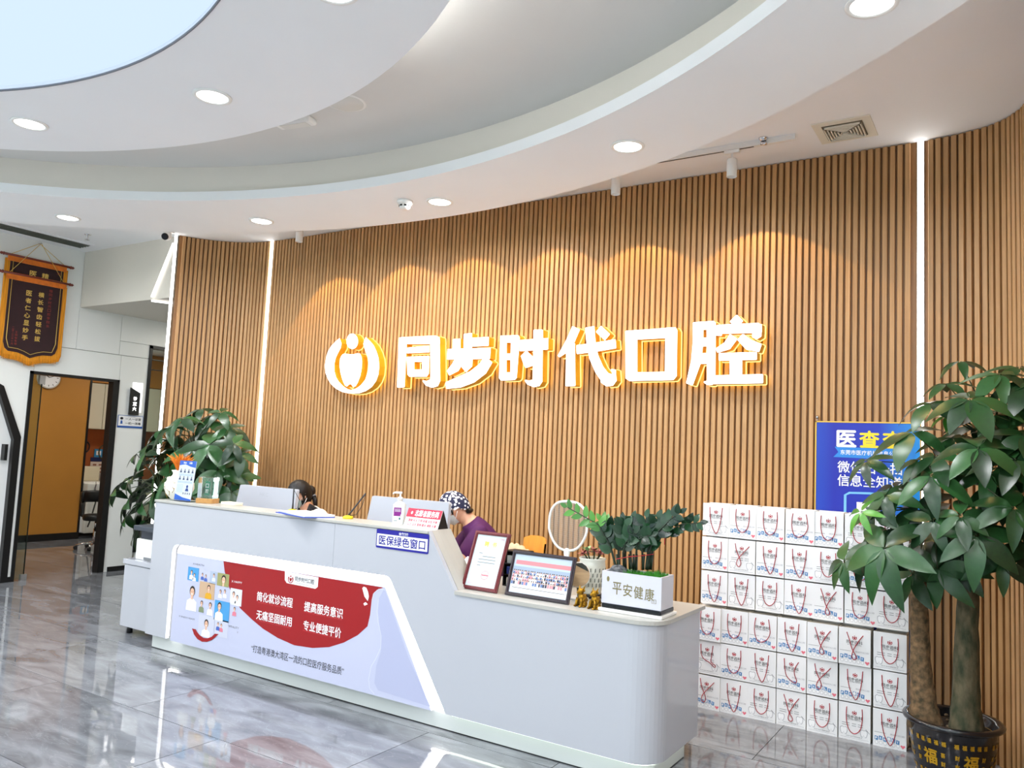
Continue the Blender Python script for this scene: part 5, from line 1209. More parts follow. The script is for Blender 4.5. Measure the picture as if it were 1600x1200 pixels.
b = MB(); b.text('聘', F, w*.40, h*.79, h=.030, d=.005, bold=.03); b.text('书', F, w*.62, h*.79, h=.030, d=.005, bold=.03); b.build('gold_title', mat('title_gold', (232, 206, 90), .4), t_sheet[-1])
b = MB()
for k, (xa, xb) in enumerate(((.062, .085), (.09, .18), (.066, .185), (.066, .185), (.066, .09))): rect(b, F, xa, xb, h*.62-.018*k, h*.62-.018*k+.004, .0048, 0)
b.build('text_lines', grey_print, t_sheet[-1])
b = MB(); o_ = [(w*.56+.026*math.cos(a*PI/10), h*.26+.026*math.sin(a*PI/10)) for a in range(20)]; i_ = [(w*.56+.0235*math.cos(a*PI/10), h*.26+.0235*math.sin(a*PI/10)) for a in range(20)]
for k in range(20): b.poly(F, [o_[k], o_[(k+1) % 20], i_[(k+1) % 20], i_[k]], .0048)
rect(b, F, w*.47, w*.65, h*.26-.004, h*.26+.004, .0048, 0); b.build('red_seal', mat('seal_red', (206, 120, 130), .5), t_sheet[-1])
t, F = framed('photo_frame', 'group photograph in a dark brown frame leaning on the low counter', (-2.446, 3.850, LT+.001), .406, .253, math.radians(17), .019, mat('dark_wood', (48, 36, 42), .3), mat('photo_sky', (180, 194, 210), .4))
w, h = .406, .253; P0, P1, Q0, Q1 = .022, w-.022, .022, h-.022
b = MB(); rect(b, F, P0, P1, Q0+.045, Q0+.075, .0044, 0); rect(b, F, P0, P1, Q0, Q0+.045, .0044, 2); rect(b, F, P0, P1, Q0+.11, Q0+.145, .0044, 1); rect(b, F, P0+.01, P1, h-.075, h-.052, .0048, 3); b.build('photo_background', [mat('photo_ground', (196, 194, 192), .5), mat('photo_building', (150, 164, 184), .5), mat('photo_white', (232, 234, 236), .5), mat('photo_banner', (214, 130, 136), .5)], t_sheet[-1])
b = MB(); rp = random.Random(8)
for r_ in range(4):
    for k in range(26):
        xx = P0+.008+k*.0137+rp.uniform(-.003, .003); zz = Q0+.066+r_*.018; m_ = rp.choice((1, 2, 2, 3, 4))
        rect(b, F, xx-.0058, xx+.0058, zz-.022, zz-.004, .0050-.0001*r_, m_); ell(b, F, xx, zz, .0040, .0052, .0051-.0001*r_, 0, 8); ell(b, F, xx, zz+.003, .0040, .0032, .00515-.0001*r_, 5, 8)
o = b.build('crowd_print', [C_[0], mat('crowd_dark', (58, 62, 84), .5), mat('crowd_white', (222, 224, 230), .5), mat('crowd_blue', (96, 120, 170), .5), mat('crowd_pink', (206, 140, 150), .5), C_[1]], t_sheet[-1]); o['kind'] = 'stuff'
b = MB(); rect(b, F, P0+.012, P1-.012, Q0+.024, Q0+.028, .0048, 0); b.build('caption_line', grey_print, t_sheet[-1])
# ---- two golden figurines
gold_m = mat('antique_gold', (176, 134, 36), .3, metal=.85, var=.5, vscale=60, two=(92, 62, 16), bump=.5, bscale=160)
for k, (px_, py_) in enumerate(((908, 947.5), (929, 951.5))):
    c = at_z(px_, py_, LT); t = thing('gold_figurine', 'small gold seated lion figurine next to the photo frame' if k == 0 else 'small gold seated lion figurine next to the white planter', 'figurine', c, math.radians(-15), 'gold lion figurines')
    b = MB(); b.ball((0, .008, .034), .024, .022, .036, 14, 9); b.ball((0, -.002, .050), .019, .018, .022, 12, 8); b.build('body', gold_m, t, local=True)
    b = MB(); b.ball((0, -.008, .080), .018, .018, .018, 14, 9); b.ball((0, -.026, .075), .010, .009, .008, 10, 6); b.ball((-.006, -.027, .079), .004, .004, .004, 6, 4); b.ball((.006, -.027, .079), .004, .004, .004, 6, 4); b.build('head', gold_m, t, local=True)
    for s_ in (-1, 1):
        m = MB(); m.tube([(s_*.012, -.002, .09), (s_*.017, .002, .102), (s_*.016, .006, .110)], [.005, .004, .001], 7); m.build('horn', gold_m, t, local=True)
        m = MB(); m.ball((s_*.019, 0, .086), .005, .004, .008, 8, 6); m.build('ear', gold_m, t, local=True)
        m = MB(); m.tube([(s_*.015, -.012, .045), (s_*.017, -.020, .022), (s_*.017, -.024, .006)], [.009, .007, .007], 9); m.ball((s_*.017, -.029, .005), .008, .010, .005, 9, 6); m.build('foreleg', gold_m, t, local=True)
        m = MB(); m.ball((s_*.022, .006, .016), .011, .018, .016, 10, 7); m.ball((s_*.024, -.010, .005), .008, .011, .005, 9, 6); m.build('haunch', gold_m, t, local=True)
    m = MB(); m.tube([(0, .03, .01), (.008, .036, .03), (-.004, .034, .052), (.004, .03, .062)], [.005, .007, .008, .002], 8); m.build('tail', gold_m, t, local=True)
# ---- round wooden mirror back
c = at_y(903, 898, 4.02); t = thing('table_mirror', 'round wooden table mirror seen from behind next to the photo frame', 'mirror', (c.x, 4.05, LT))
nrm = V((.35, -.9, .12)).normalized(); u = V((0, 0, 1)).cross(nrm).normalized()*-1; vv = nrm.cross(u).normalized()
F = Fr(c, u, nrm.cross(u)); F.n = nrm
b = MB(); b.prism(F, [(.066*math.cos(a*PI/16), .066*math.sin(a*PI/16)) for a in range(32)], -.004, .004); b.build('wooden_back', mat('mirror_wood', (196, 164, 124), .5, var=.15, vscale=14, stretch=(1, 1, 6)), t)
b = MB(); b.prism(F, [(.070*math.cos(a*PI/16), .070*math.sin(a*PI/16)) for a in range(32)], -.012, -.0042); b.build('white_rim', white_plastic, t)
b = MB(); b.prism(F, [(-.06, -.02), (.02, -.062), (.03, -.058), (-.02, -.066), (-.045, -.05)], .0042, .006); b.build('dark_label', mat('mirror_dark', (50, 54, 46), .5), t)
MB().tube([c+V((0, .004, -.06)), V((c.x, c.y+.02, LT+.012))], .008, 8).build('prop', MATS['mirror_dark'], t)
b = MB(); b.lathe([(0, 0), (.055, 0), (.055, .010), (.045, .014), (0, .014)], (c.x, 4.04, LT), 24); b.build('foot', white_plastic, t)
# ---- electric fly swatter standing on the counter
sx, sy = -2.330, 4.345
t = thing('fly_swatter', 'white electric fly swatter standing upright behind the photo frame', 'fly swatter', (sx, sy, LT))
pts = []
for a in range(40):
    an = 2*PI*a/40; ca, sa = math.cos(an), math.sin(an); r = (abs(ca)**2.8+abs(sa)**2.8)**(-1/2.8); w_ = .131 if sa > -.2 else .131*(1-.28*(-sa-.2)/.8); pts.append(V((sx+w_*ca*r, sy, 1.168+.148*sa*r)))
MB().tube(pts, .0085, 8, closed=True).build('loop', white_plastic, t)
b = MB()
for k in range(-22, 23): b.tube([(sx+k*.0055, sy, 1.168-.14*math.sqrt(max(.05, 1-abs(k/23)**2.6))), (sx+k*.0055, sy, 1.168+.145*math.sqrt(max(.05, 1-abs(k/23)**2.6)))], .0009, 3, caps=False)
for k in range(-24, 25): b.tube([(sx-.126*math.sqrt(max(.05, 1-abs(k/25)**2.6)), sy-.003, 1.168+k*.0058), (sx+.126*math.sqrt(max(.05, 1-abs(k/25)**2.6)), sy-.003, 1.168+k*.0058)], .0009, 3, caps=False)
o = b.build('wire_grid', mat('wire_grey', (200, 196, 188), .3, metal=.5), t); o['kind'] = 'stuff'
MB().ball((sx, sy, 1.008), .022, .014, .028, 14, 9).build('hub', white_plastic, t)
MB().tube([(sx, sy, 1.0), (sx, sy, .93), (sx, sy, .83)], [.017, .014, .016], 12).build('handle', white_plastic, t)
MB().box(sx-.045, sx+.045, sy-.035, sy+.035, LT, LT+.03, bev=.008).build('dock', white_plastic, t)
# ---- black card organizer, tissue box
c = at_z(797, 915, LT); ox, oy = -2.56, 4.16
t = thing('card_organizer', 'black card organizer standing behind the certificate frame', 'organizer', (ox, oy, LT))
b = MB(); b.box(ox-.07, ox-.064, oy-.06, oy+.06, LT, LT+.21); b.box(ox+.064, ox+.07, oy-.06, oy+.06, LT, LT+.21); b.box(ox-.07, ox+.07, oy+.055, oy+.06, LT, LT+.21)
for z in (0, .065, .13, .205): b.box(ox-.064, ox+.064, oy-.06, oy+.055, LT+z, LT+z+.006)
b.build('case', black_plastic, t)
for z, m in ((.006, bag_side), (.071, mat('card_blue', (54, 72, 150), .5)), (.136, mat('card_grey', (170, 174, 172), .5))): MB().box(ox-.05, ox+.05, oy-.05, oy+.04, LT+z, LT+z+.045).build('card_stack', m, t)
MB().box(-2.40, -2.32, 4.20, 4.26, LT, LT+.195, bev=.006).single('green_carton', mat('carton_green', (60, 160, 70), .5), (-2.36, 4.23, LT), 'small green topped carton behind the photo frame', 'carton')
c = at_y(733, 865, 4.25)
t = thing('tissue_box', 'white tissue box on the worktop beside the seated person in purple', 'tissue box', (c.x-.02, 4.27, .76)); MB().box(-.06, .06, -.09, .09, 0, .125, bev=.006).build('carton', white_print, t, local=True)
b = MB(); b.add([(-.03, -.02, .124), (.03, -.01, .124), (.01, .03, .15), (-.02, .02, .155), (.02, -.02, .16)], [(0, 1, 4), (1, 2, 4), (2, 3, 4), (3, 0, 4)]); b.build('tissue', white_print, t, local=True)
# ================================================================ PEOPLE AND THEIR CHAIRS
skin_m = mat('skin', (222, 168, 138), .5, var=.06, vscale=12)
def loft(b, cs, rx, ry, side, seg=20):
    """closed elliptical loft along centres cs; side = direction of the rx axis"""
    side = V(side).normalized(); base = len(b.v); n = len(cs)
    for i, c in enumerate(cs):
        ax = (V(cs[min(i+1, n-1)])-V(cs[max(i-1, 0)])).normalized(); f_ = ax.cross(side).normalized(); s2 = f_.cross(ax).normalized()
        for k in range(seg):
            a = 2*PI*k/seg; b.v.append(V(c)+s2*(rx[i]*math.cos(a))+f_*(ry[i]*math.sin(a)))
    for i in range(n-1):
        for k in range(seg): b.f.append((base+i*seg+k, base+i*seg+(k+1) % seg, base+(i+1)*seg+(k+1) % seg, base+(i+1)*seg+k)); b.m.append(0); b.sm.append(True)
    b.f.append(tuple(base+k for k in range(seg-1, -1, -1))); b.m.append(0); b.sm.append(True)
    b.f.append(tuple(base+(n-1)*seg+k for k in range(seg))); b.m.append(0); b.sm.append(True)
    return b
def limb(b, pts, rr, seg=14):
    """tapered limb with rounded joints"""
    b.tube(pts, rr, seg)
    for p, r in zip(pts, rr): b.ball(p, r, seg=12, rings=8)
    return b
def remesh(meshes, vox, name, m, smooth=4):
    """unite several meshes into one continuous surface"""
    bm = bmesh.new()
    for x in meshes: bm.from_mesh(x)
    me = bpy.data.meshes.new(name); bm.to_mesh(me); bm.free()
    ob = bpy.data.objects.new(name, me); COL.objects.link(ob)
    r = ob.modifiers.new('r', 'REMESH'); r.mode = 'VOXEL'; r.voxel_size = vox; r.use_smooth_shade = True
    if smooth: s_ = ob.modifiers.new('s', 'SMOOTH'); s_.iterations = smooth; s_.factor = .5
    bpy.context.view_layer.update(); out = bpy.data.meshes.new_from_object(ob.evaluated_get(bpy.context.evaluated_depsgraph_get()))
    bpy.data.objects.remove(ob); out.materials.clear(); out.materials.append(m)
    for p in out.polygons: p.use_smooth = True; p.material_index = 0
    return out
class Head:
    """head frame: f = face direction, up, side; local (x side-left, y forward, z up) in metres"""
    def __init__(s, c, f, up): s.c = V(c); s.f = V(f).normalized(); s.l = V(up).cross(s.f).normalized(); s.u = s.f.cross(s.l).normalized()
    def __call__(s, x, y, z): return s.c+s.l*x+s.f*y+s.u*z
    def shell(s, b, rx, ryf, ryb, rzt, rzb, off=(0, 0, 0), seg=24, rings=16, keep=None, mi=0):
        """an egg shape; keep(x, y, z) decides which faces stay"""
        vs = []; fs = []
        for i in range(rings+1):
            t = PI*i/rings
            for k in range(seg):
                a = 2*PI*k/seg; sy = math.sin(a); z = math.cos(t)
                jaw = 1-.22*max(0, -z)**1.5 if sy > -.3 else 1-.1*max(0, -z)
                vs.append((rx*math.sin(t)*math.cos(a)*jaw+off[0], (ryf if sy > 0 else ryb)*math.sin(t)*sy+off[1], (rzt if z > 0 else rzb)*z+off[2]))
        for i in range(rings):
            for k in range(seg):
                q = (i*seg+k, (i+1)*seg+k, (i+1)*seg+(k+1) % seg, i*seg+(k+1) % seg)
                c = [sum(vs[j][m] for j in q)/4 for m in range(3)]
                if keep is None or keep(*c): fs.append(q)
        b.add([s(*p) for p in vs], fs, mi, True)
        return b
def head_meshes(H):
    b = MB(); H.shell(b, .074, .092, .098, .112, .118)
    b.ball(H(0, .094, -.010), .013, .013, .013, 10, 8); b.ball(H(0, .100, -.028), .016, .014, .012, 10, 8)      # nose
    for s_ in (-1, 1):
        b.ball(H(s_*.076, -.008, -.010), .011, .016, .030, 10, 8)                                            # ears
    b.tube([H(-.03, .086, .016), H(0, .094, .016), H(.03, .086, .016)], .008, 8)                             # brow
    b.ball(H(0, .086, -.066), .022, .012, .010, 10, 8)                                                        # lips
    return b.mesh('head', skin_m)
def hand(b, wrist, d, out):
    """palm, four unequal bent fingers and a thumb leaving the side of the palm"""
    d = V(d).normalized(); out = V(out).normalized(); w = V(wrist)
    loft(b, [w-d*.01, w+d*.03, w+d*.07, w+d*.092], [.026, .036, .042, .038], [.022, .019, .017, .012], out, 14)
    for o, ln in ((.029, .072), (.010, .082), (-.010, .077), (-.029, .060)):
        p = w+d*.085+out*o; b.tube([p, p+d*ln*.45+V((0, 0, .006)), p+d*ln*.8+V((0, 0, -.006)), p+d*ln+V((0, 0, -.020))], [.0092, .0088, .0080, .0066], 8)
    b.tube([w+d*.025+out*.028, w+d*.052+out*.052, w+d*.085+out*.058+V((0, 0, -.006))], [.0120, .0100, .0078], 8)
def person(label, hp, face, pelvis, neck, lean_up, top_mat, elbowL, handL, elbowR, handR, knee_dir, trouser, sleeve_len=.6, top_name='tunic', puff=0):
    t = thing('person', label, 'person', (pelvis[0], pelvis[1], 0)); inv = rootm(t).inverted()
    pelvis, neck, hp = V(pelvis), V(neck), V(hp); H = Head(hp, face, lean_up)
    kd = V(knee_dir).normalized(); lf = V((0, 0, 1)).cross(kd).normalized()            # the person's left
    sp_ = lambda f_: pelvis.lerp(neck, f_)-kd*(.035*math.sin(PI*f_))
    elb = {'L': V(elbowL), 'R': V(elbowR)}; hnd = {'L': V(handL), 'R': V(handR)}; sgn = {'L': 1, 'R': -1}
    sh = {n: sp_(.86)+lf*(.150*sgn[n]) for n in 'LR'}
    def trunk(b, g, top=1.0):
        fs = [-.10, .0, .18, .40, .62, .80, .90, .96, top]
        loft(b, [sp_(f_) for f_ in fs], [.12+g, .160+g, .148+g, .138+g, .150+g, .160+g, .140+g, .095+g, .062+g], [.09+g, .118+g, .112+g, .100+g, .106+g, .096+g, .082+g, .066+g, .056+g], lf)
    b = MB(); trunk(b, 0)
    b.tube([sp_(.93), neck, neck.lerp(hp, .35), neck.lerp(hp, .8)-H.f*.012], [.060, .056, .050, .050], 16)
    for n in 'LR':
        limb(b, [sh[n], sh[n].lerp(elb[n], .5), elb[n], elb[n].lerp(hnd[n], .5), hnd[n]], [.056, .048, .040, .036, .026])
        hip = pelvis+lf*.085*sgn[n]; kn = hip+kd*.40+V((0, 0, -.02)); an = kn+kd*.03; an.z = .085
        limb(b, [hip, hip.lerp(kn, .5), kn, kn.lerp(an, .35), an], [.086, .074, .056, .052, .036]); b.tube([an-kd*.03+V((0, 0, -.04)), an+kd*.06+V((0, 0, -.05)), an+kd*.15+V((0, 0, -.058))], [.032, .034, .022], 10)
        hand(b, hnd[n], kd*.8-lf*(.3*sgn[n]), -lf*sgn[n])
    body = remesh([b.mesh('b', skin_m), head_meshes(H)], .0075, 'body', skin_m, 3); body.transform(inv); link('body', body, t)
    g = .014; c_ = MB(); trunk(c_, g, .985)
    for n in 'LR':
        e_ = sh[n].lerp(elb[n], sleeve_len); limb(c_, [sh[n], sh[n].lerp(e_, .5), e_], [.068+puff*.5, .066+puff, .060+puff*.3])
    cl = remesh([c_.mesh('c', top_mat)], .0095, top_name, top_mat, 5); cl.transform(inv); link(top_name, cl, t)
    c_ = MB(); loft(c_, [sp_(-.12), sp_(.0), sp_(.12)], [.15, .182, .172], [.115, .138, .130], lf)
    for n in 'LR':
        hip = pelvis+lf*.085*sgn[n]; kn = hip+kd*.40+V((0, 0, -.02)); an = kn+kd*.03; an.z = .12; limb(c_, [hip, hip.lerp(kn, .5), kn, kn.lerp(an, .5), an], [.100, .090, .074, .066, .056])
    tr_ = remesh([c_.mesh('c', trouser)], .012, 'trousers', trouser, 4); tr_.transform(inv); link('trousers', tr_, t)
    for n in 'LR':
        hip = pelvis+lf*.085*sgn[n]; kn = hip+kd*.40+V((0, 0, -.02)); an = kn+kd*.03; an.z = .085
        m = MB(); m.tube([an-kd*.06+V((0, 0, -.045)), an+V((0, 0, -.036)), an+kd*.08+V((0, 0, -.046)), an+kd*.18+V((0, 0, -.06))], [.032, .047, .042, .022], 12); m.build('shoe', mat('shoe_white', (216, 214, 210), .5), t)
    return t, H, sp_, sh, kd, lf
def eyes(t, H, closed=.5):
    for s_ in (-1, 1):
        m = MB(); m.ball(H(s_*.031, .082, .0), .011, .011, .0075, 10, 8); ey = m.build('eye', mat('eye_white', (236, 232, 228), .3), t)
        m = MB(); m.ball(H(s_*.031, .0915, -.002), .005, .004, .005, 8, 6); m.build('pupil', mat('pupil', (20, 14, 12), .2), ey)
        m = MB(); m.tube([H(s_*.016, .0935, .018), H(s_*.032, .0935, .023), H(s_*.047, .085, .019)], .0028, 6); m.build('eyebrow', mat('brow_dark', (40, 28, 24), .7), t)
def face_mask(t, H, col, label):
    m = MB(); H.shell(m, .077, .106, .096, .118, .122, seg=28, rings=22, keep=lambda x, y, z: y > .012 and -.100 < z < -.020 and abs(x) < .068)
    o = m.build('face_mask', mat('mask_'+label, col, .7), t); o['label'] = label
    for s_ in (-1, 1):
        for za, zb in ((-.03, .012), (-.088, -.03)):
            m = MB(); m.tube([H(s_*.066, .045, za), H(s_*.079, .01, (za+zb)/2), H(s_*.084, -.016, zb)], .0022, 5); m.build('ear_loop', white_print, o)
def seat(label, c, ang, wood=False):
    zt = 1.0 if wood else .90
    t = thing('office_chair', label, 'chair', (c[0], c[1], 0), ang)
    fm_ = mat('chair_wood', (204, 138, 52), .4, var=.15, vscale=18, stretch=(1, 1, .3)) if wood else mat('chair_grey', (70, 74, 82), .7)
    MB().box(-.21, .21, -.20, .22, .40, .445, bev=.015, seg=3).build('seat', fm_, t, local=True)
    b = MB(); w_ = [(x, .235+.05*(1-(x/.22)**2)) for x in (-.22, -.15, -.07, 0, .07, .15, .22)]
    for (x0_, y0_), (x1_, y1_) in zip(w_, w_[1:]): b.add([(x0_, y0_, .66), (x1_, y1_, .66), (x1_*.94, y1_+.03, zt-.03*(x1_/.22)**4), (x0_*.94, y0_+.03, zt-.03*(x0_/.22)**4), (x0_, y0_+.014, .66), (x1_, y1_+.014, .66), (x1_*.94, y1_+.044, zt-.03*(x1_/.22)**4), (x0_*.94, y0_+.044, zt-.03*(x0_/.22)**4)], [(0, 1, 2, 3), (5, 4, 7, 6), (3, 2, 6, 7), (0, 4, 5, 1)], 0, True)
    b.build('backrest', fm_, t, local=True)
    for s_ in (-1, 1):
        MB().tube([(s_*.18, .20, .42), (s_*.185, .255, .62), (s_*.18, .27, .78)], .012, 8).build('back_post', chrome if not wood else fm_, t, local=True)
        for q in (-.17, .19): MB().tube([(s_*.18, q, .40), (s_*.20, q*1.1, 0)], .014, 8).build('leg', chrome if not wood else fm_, t, local=True)
    return t
# ---- woman behind the left monitor
f1 = V((-.26, -.84, -.42))
hp1 = at_y(468, 772, 4.76)
wp = hp1+V((.14, .20, 0)); wp.z = .52
nk1 = V((hp1.x+.035, hp1.y+.06, 1.055))
t1, H1, sp1, sh1, kd1, lf1 = person('seated woman with tied black hair, pale mask and white puffed sleeves', hp1, f1, wp, nk1, (.0, -.3, 1), mat('white_blouse', (234, 230, 222), .7, var=.05, vscale=9, bump=.2, bscale=20),
                hp1+V((.26, -.10, -.38)), (hp1.x+.10, 4.42, .80), hp1+V((-.20, -.02, -.38)), (hp1.x-.16, 4.44, .80), (-.30, -.95, 0), mat('trousers_dark', (32, 34, 44), .8), .62, 'blouse', .032)
eyes(t1, H1); face_mask(t1, H1, (188, 216, 218), 'pale blue paper face mask')
hair_m = mat('black_hair', (22, 18, 18), .35, var=.5, vscale=60, stretch=(1, 1, .2), bump=.4, bscale=120)
b = MB(); H1.shell(b, .087, .102, .112, .126, .13, seg=32, rings=24, keep=lambda x, y, z: not (y > .028 and z < .058-.25*abs(x)) and not (z < -.075 and y > -.02))
b.ball(H1(0, -.100, -.02), .046, .044, .050, 14, 10)
b.tube([H1(.02, -.105, -.06), H1(.035, -.098, -.10), H1(.045, -.082, -.14), H1(.05, -.06, -.175)], [.020, .022, .018, .010], 10)
b.build('hair', hair_m, t1, fix=False)
b = MB(); b.tube([H1(.02, -.106, -.062), H1(.028, -.102, -.070)], .022, 10); b.build('hair_tie', mat('hair_tie', (150, 150, 156), .5), t1)
# black pinafore straps over the blouse
for s_ in (-1, 1):
    b = MB(); c0 = sp1(.62); up_ = V((0, 0, 1))
    b.tube([c0+lf1*.085*s_+kd1*.125, sp1(.80)+lf1*.088*s_+kd1*.110, sp1(.93)+lf1*.085*s_+kd1*.03+up_*.055, sp1(.85)+lf1*.085*s_-kd1*.085+up_*.02, c0+lf1*.08*s_-kd1*.125], [.024, .026, .028, .026, .024], 10); b.build('black_strap', mat('pinafore_black', (20, 20, 24), .8), t1)
seat('grey office chair under the seated woman', (wp.x, wp.y, 0), math.radians(-27))
# ---- staff member in a printed cap and purple scrubs
f2 = V((-.70, -.48, -.55))
hp2 = at_y(710, 795, 4.74)
wp2 = V((hp2.x+.40, hp2.y+.24, .52)); nk2 = V((hp2.x+.100, hp2.y+.05, 1.095))
purple = mat('purple_scrubs', (76, 18, 82), .75, var=.15, vscale=7, bump=.25, bscale=16)
t2, H2, *_ = person('seated staff member in a printed cap, white mask and purple scrubs', hp2, f2, wp2, nk2, (-.35, -.1, 1), purple,
                hp2+V((.20, -.20, -.36)), (hp2.x-.0, 4.40, .80), hp2+V((-.10, .10, -.36)), (hp2.x-.24, 4.44, .80), (-.75, -.65, 0), purple, .62, 'scrub_top')
eyes(t2, H2); face_mask(t2, H2, (228, 232, 232), 'white paper face mask')
def cap_mat():
    m = bpy.data.materials.new('printed_cap'); m.use_nodes = True; nt = m.node_tree; N = nt.nodes; L = nt.links; bs = N['Principled BSDF']; bs.inputs['Roughness'].default_value = .8
    tc = N.new('ShaderNodeTexCoord'); n = N.new('ShaderNodeTexVoronoi'); n.inputs['Scale'].default_value = 42; n.inputs['Randomness'].default_value = .75; L.new(tc.outputs['Object'], n.inputs['Vector'])
    r = N.new('ShaderNodeValToRGB'); r.color_ramp.interpolation = 'CONSTANT'; e = r.color_ramp.elements; e[0].color = (*lin((236, 236, 240)), 1); e[1].position = .43; e[1].color = (*lin((30, 34, 66)), 1)
    L.new(n.outputs['Distance'], r.inputs[0]); L.new(r.outputs[0], bs.inputs['Base Color'])
    return m
b = MB(); H2.shell(b, .092, .110, .118, .136, .13, seg=32, rings=24, keep=lambda x, y, z: z > -.004-.60*max(0, -y) and not (y > .045 and z < .026))
b.build('printed_cap', cap_mat(), t2)
b = MB(); b.tube([H2(-.06, -.080, -.068), H2(0, -.102, -.072), H2(.06, -.080, -.068)], .016, 10); b.build('hair', hair_m, t2)
b = MB(); 
for s_ in (-1, 1): b.tube([H2(s_*.073, .02, -.005), H2(s_*.076, .025, -.04)], [.010, .003], 8)
b.build('sideburn', hair_m, t2)
c = at_y(818, 852, 5.0)
seat('bent wood chair with a beige jacket beside the person in purple', (c.x-.10, 4.83, 0), math.radians(-38), True)
jk = thing('jacket', 'pleated beige jacket hung over the wooden chair back', 'jacket', (c.x-.14, 5.0, .5))
b = MB(); rp = random.Random(2); cc = at_y(803, 860, 4.96)
n1, n2 = 18, 10
vs = []
for i in range(n1+1):
    for k in range(n2+1):
        u, v = i/n1, k/n2; a = PI*v
        x = cc.x-.02+(u-.5)*.24; ry = .055; y = 5.0-ry*math.cos(a)*(1.0)+.02*(u-.5); drop = .30*(1-math.sin(a)**.35)
        z = cc.z+.045-drop-.05*(2*u-1)**2+.008*math.sin(u*34+v*2)
        vs.append((x, y+.006*math.sin(u*34), z))
b.add(vs, [(i*(n2+1)+k, (i+1)*(n2+1)+k, (i+1)*(n2+1)+k+1, i*(n2+1)+k+1) for i in range(n1) for k in range(n2)], 0, True)
b.build('cloth', mat('beige_cloth', (214, 190, 160), .85, bump=.3, bscale=40), jk)
# ================================================================ LEFT WALL
maroon = mat('maroon_velvet', (44, 8, 14), .85, sheen=.4, var=.2, vscale=12)
fringe_m = mat('gold_fringe', (232, 150, 24), .7, var=.35, vscale=90, stretch=(1, 1, .05), bump=.5, bscale=200)
orange_satin = mat('orange_satin', (226, 118, 26), .45, var=.2, vscale=20)
gold_thread = mat('gold_thread', (222, 186, 96), .4, metal=.3)
red_thread = mat('red_thread', (150, 52, 44), .6)
rod_wood = mat('rod_wood', (120, 40, 20), .3, coat=.4)
def pennant(X, label, yl, yr, zt, zb, cord_top, hang=None):
    """a hanging award banner on the left wall; yl..yr its width, zt..zb its height"""
    F = Fr((X, 0, 0), (0, 1, 0), (0, 0, 1)); F.n = V((1, 0, 0))
    t = thing('award_banner', label, 'banner', (X, (yl+yr)/2, zb), 0, 'red and gold award banners')
    w = yr-yl; ym = (yl+yr)/2; H = zt-zb
    def shield(k, top, bot):  # k = inset
        pts = [(yl+k, top), (yl+k, bot+.26*H*.5+.02), (yl+k+.03*w, bot+.085*H), (yl+.16*w, bot+.055*H), (yl+.30*w, bot+.05*H), (yl+.40*w, bot+.03*H), (ym, bot)]
        return pts+[(2*ym-a, b_) for a, b_ in pts[-2::-1]]
    MB().prism(F, shield(0, zt-.04, zb), .0, .010).build('fringe', fringe_m, t)
    for k in range(44):   # hanging threads of the fringe along the lower edge and sides
        f = k/43; y = yl+.01+f*(w-.02); d_ = abs(f-.5)*2; zz = zb+(.0 if d_ < .2 else .05*H)*min(1, d_*2)+.085*H*max(0, d_-.85)/.15
        MB().tube([(X+.012, y, zz+.05), (X+.013, y, zz-.004)], .0038, 4).build('tassel', fringe_m, t)
    vel = MB().prism(F, shield(.075*w, zt-.04, zb+.085*H), .0102, .016).build('velvet', maroon, t)
    inn = shield(.115*w, zt-.06, zb+.125*H); m = MB(); m.tube([F(a, b_, .018) for a, b_ in inn], .0035, 5); m.build('gold_piping', gold_thread, t)
    MB().prism(F, [(yl+.02, zt-.065), (yr-.02, zt-.065), (yr-.02, zt+.012), (yl+.02, zt+.012)], .0102, .020).build('top_sleeve', orange_satin, t)
    MB().tube([(X+.014, yl-.012, zt), (X+.014, yr+.012, zt)], .013, 10).build('rod', rod_wood, t)
    for y, s_ in ((yl-.012, -1), (yr+.012, 1)):
        MB().tube([(X+.014, y, zt), (X+.014, y+s_*.015, zt), (X+.014, y+s_*.02, zt), (X+.014, y+s_*.035, zt), (X+.014, y+s_*.055, zt)], [.013, .02, .011, .017, .002], 10).build('finial', rod_wood, t)
    for y in (yl+.05, yr-.05): MB().tube([(X+.014, y, zt+.01), cord_top], .003, 5).build('cord', gold_thread, t)
    MB().tube([V(cord_top)-V((.02, 0, 0)), V(cord_top)+V((.006, 0, 0))], .006, 8).build('nail', chrome, t)
    return vel, F
pl_, pr_ = at_x(3, 396, -8.985), at_x(110, 417, -8.985)
nail = at_x(61, 381, -9.0)
tB, FB = pennant(-8.995, 'maroon award banner hanging behind another one, its gold title showing', pl_.y+.04, pr_.y-.02, (pl_.z+pr_.z)/2, (pl_.z+pr_.z)/2-1.08, (-8.985, nail.y, nail.z))
for ch, (x, y) in (('医', (52, 428)), ('精', (71, 432))):
    p = at_x(x, y, -8.975); MB().text(ch, FB, p.y, p.z, h=.062, w=.07, d=.018, bold=.02).build('gold_character', gold_thread, tB)
p = at_x(92, 428, -8.975); MB().text('赠', FB, p.y, p.z, h=.034, w=.036, d=.018).build('red_character', red_thread, tB)
fl_, fr_ = at_x(10, 428, -8.955), at_x(103, 441, -8.955); bt_ = at_x(49, 572, -8.955)
tF, FF_ = pennant(-8.962, 'front maroon award banner with two columns of gold writing and orange fringe', fl_.y-.02, fr_.y+.02, (fl_.z+fr_.z)/2, bt_.z, (-8.95, nail.y, nail.z))
def colm(body, x0, y0, y1, size, m, name):
    a = at_x(x0, y0, -8.94); c = at_x(x0-3, y1, -8.94)
    n_ = len(body)
    for i, ch in enumerate(body):
        f = i/max(1, n_-1); MB().text(ch, FF_, a.y, a.z+(c.z-a.z)*f, h=size*.94, w=size, d=.018, bold=.018).build(name, m, tF)
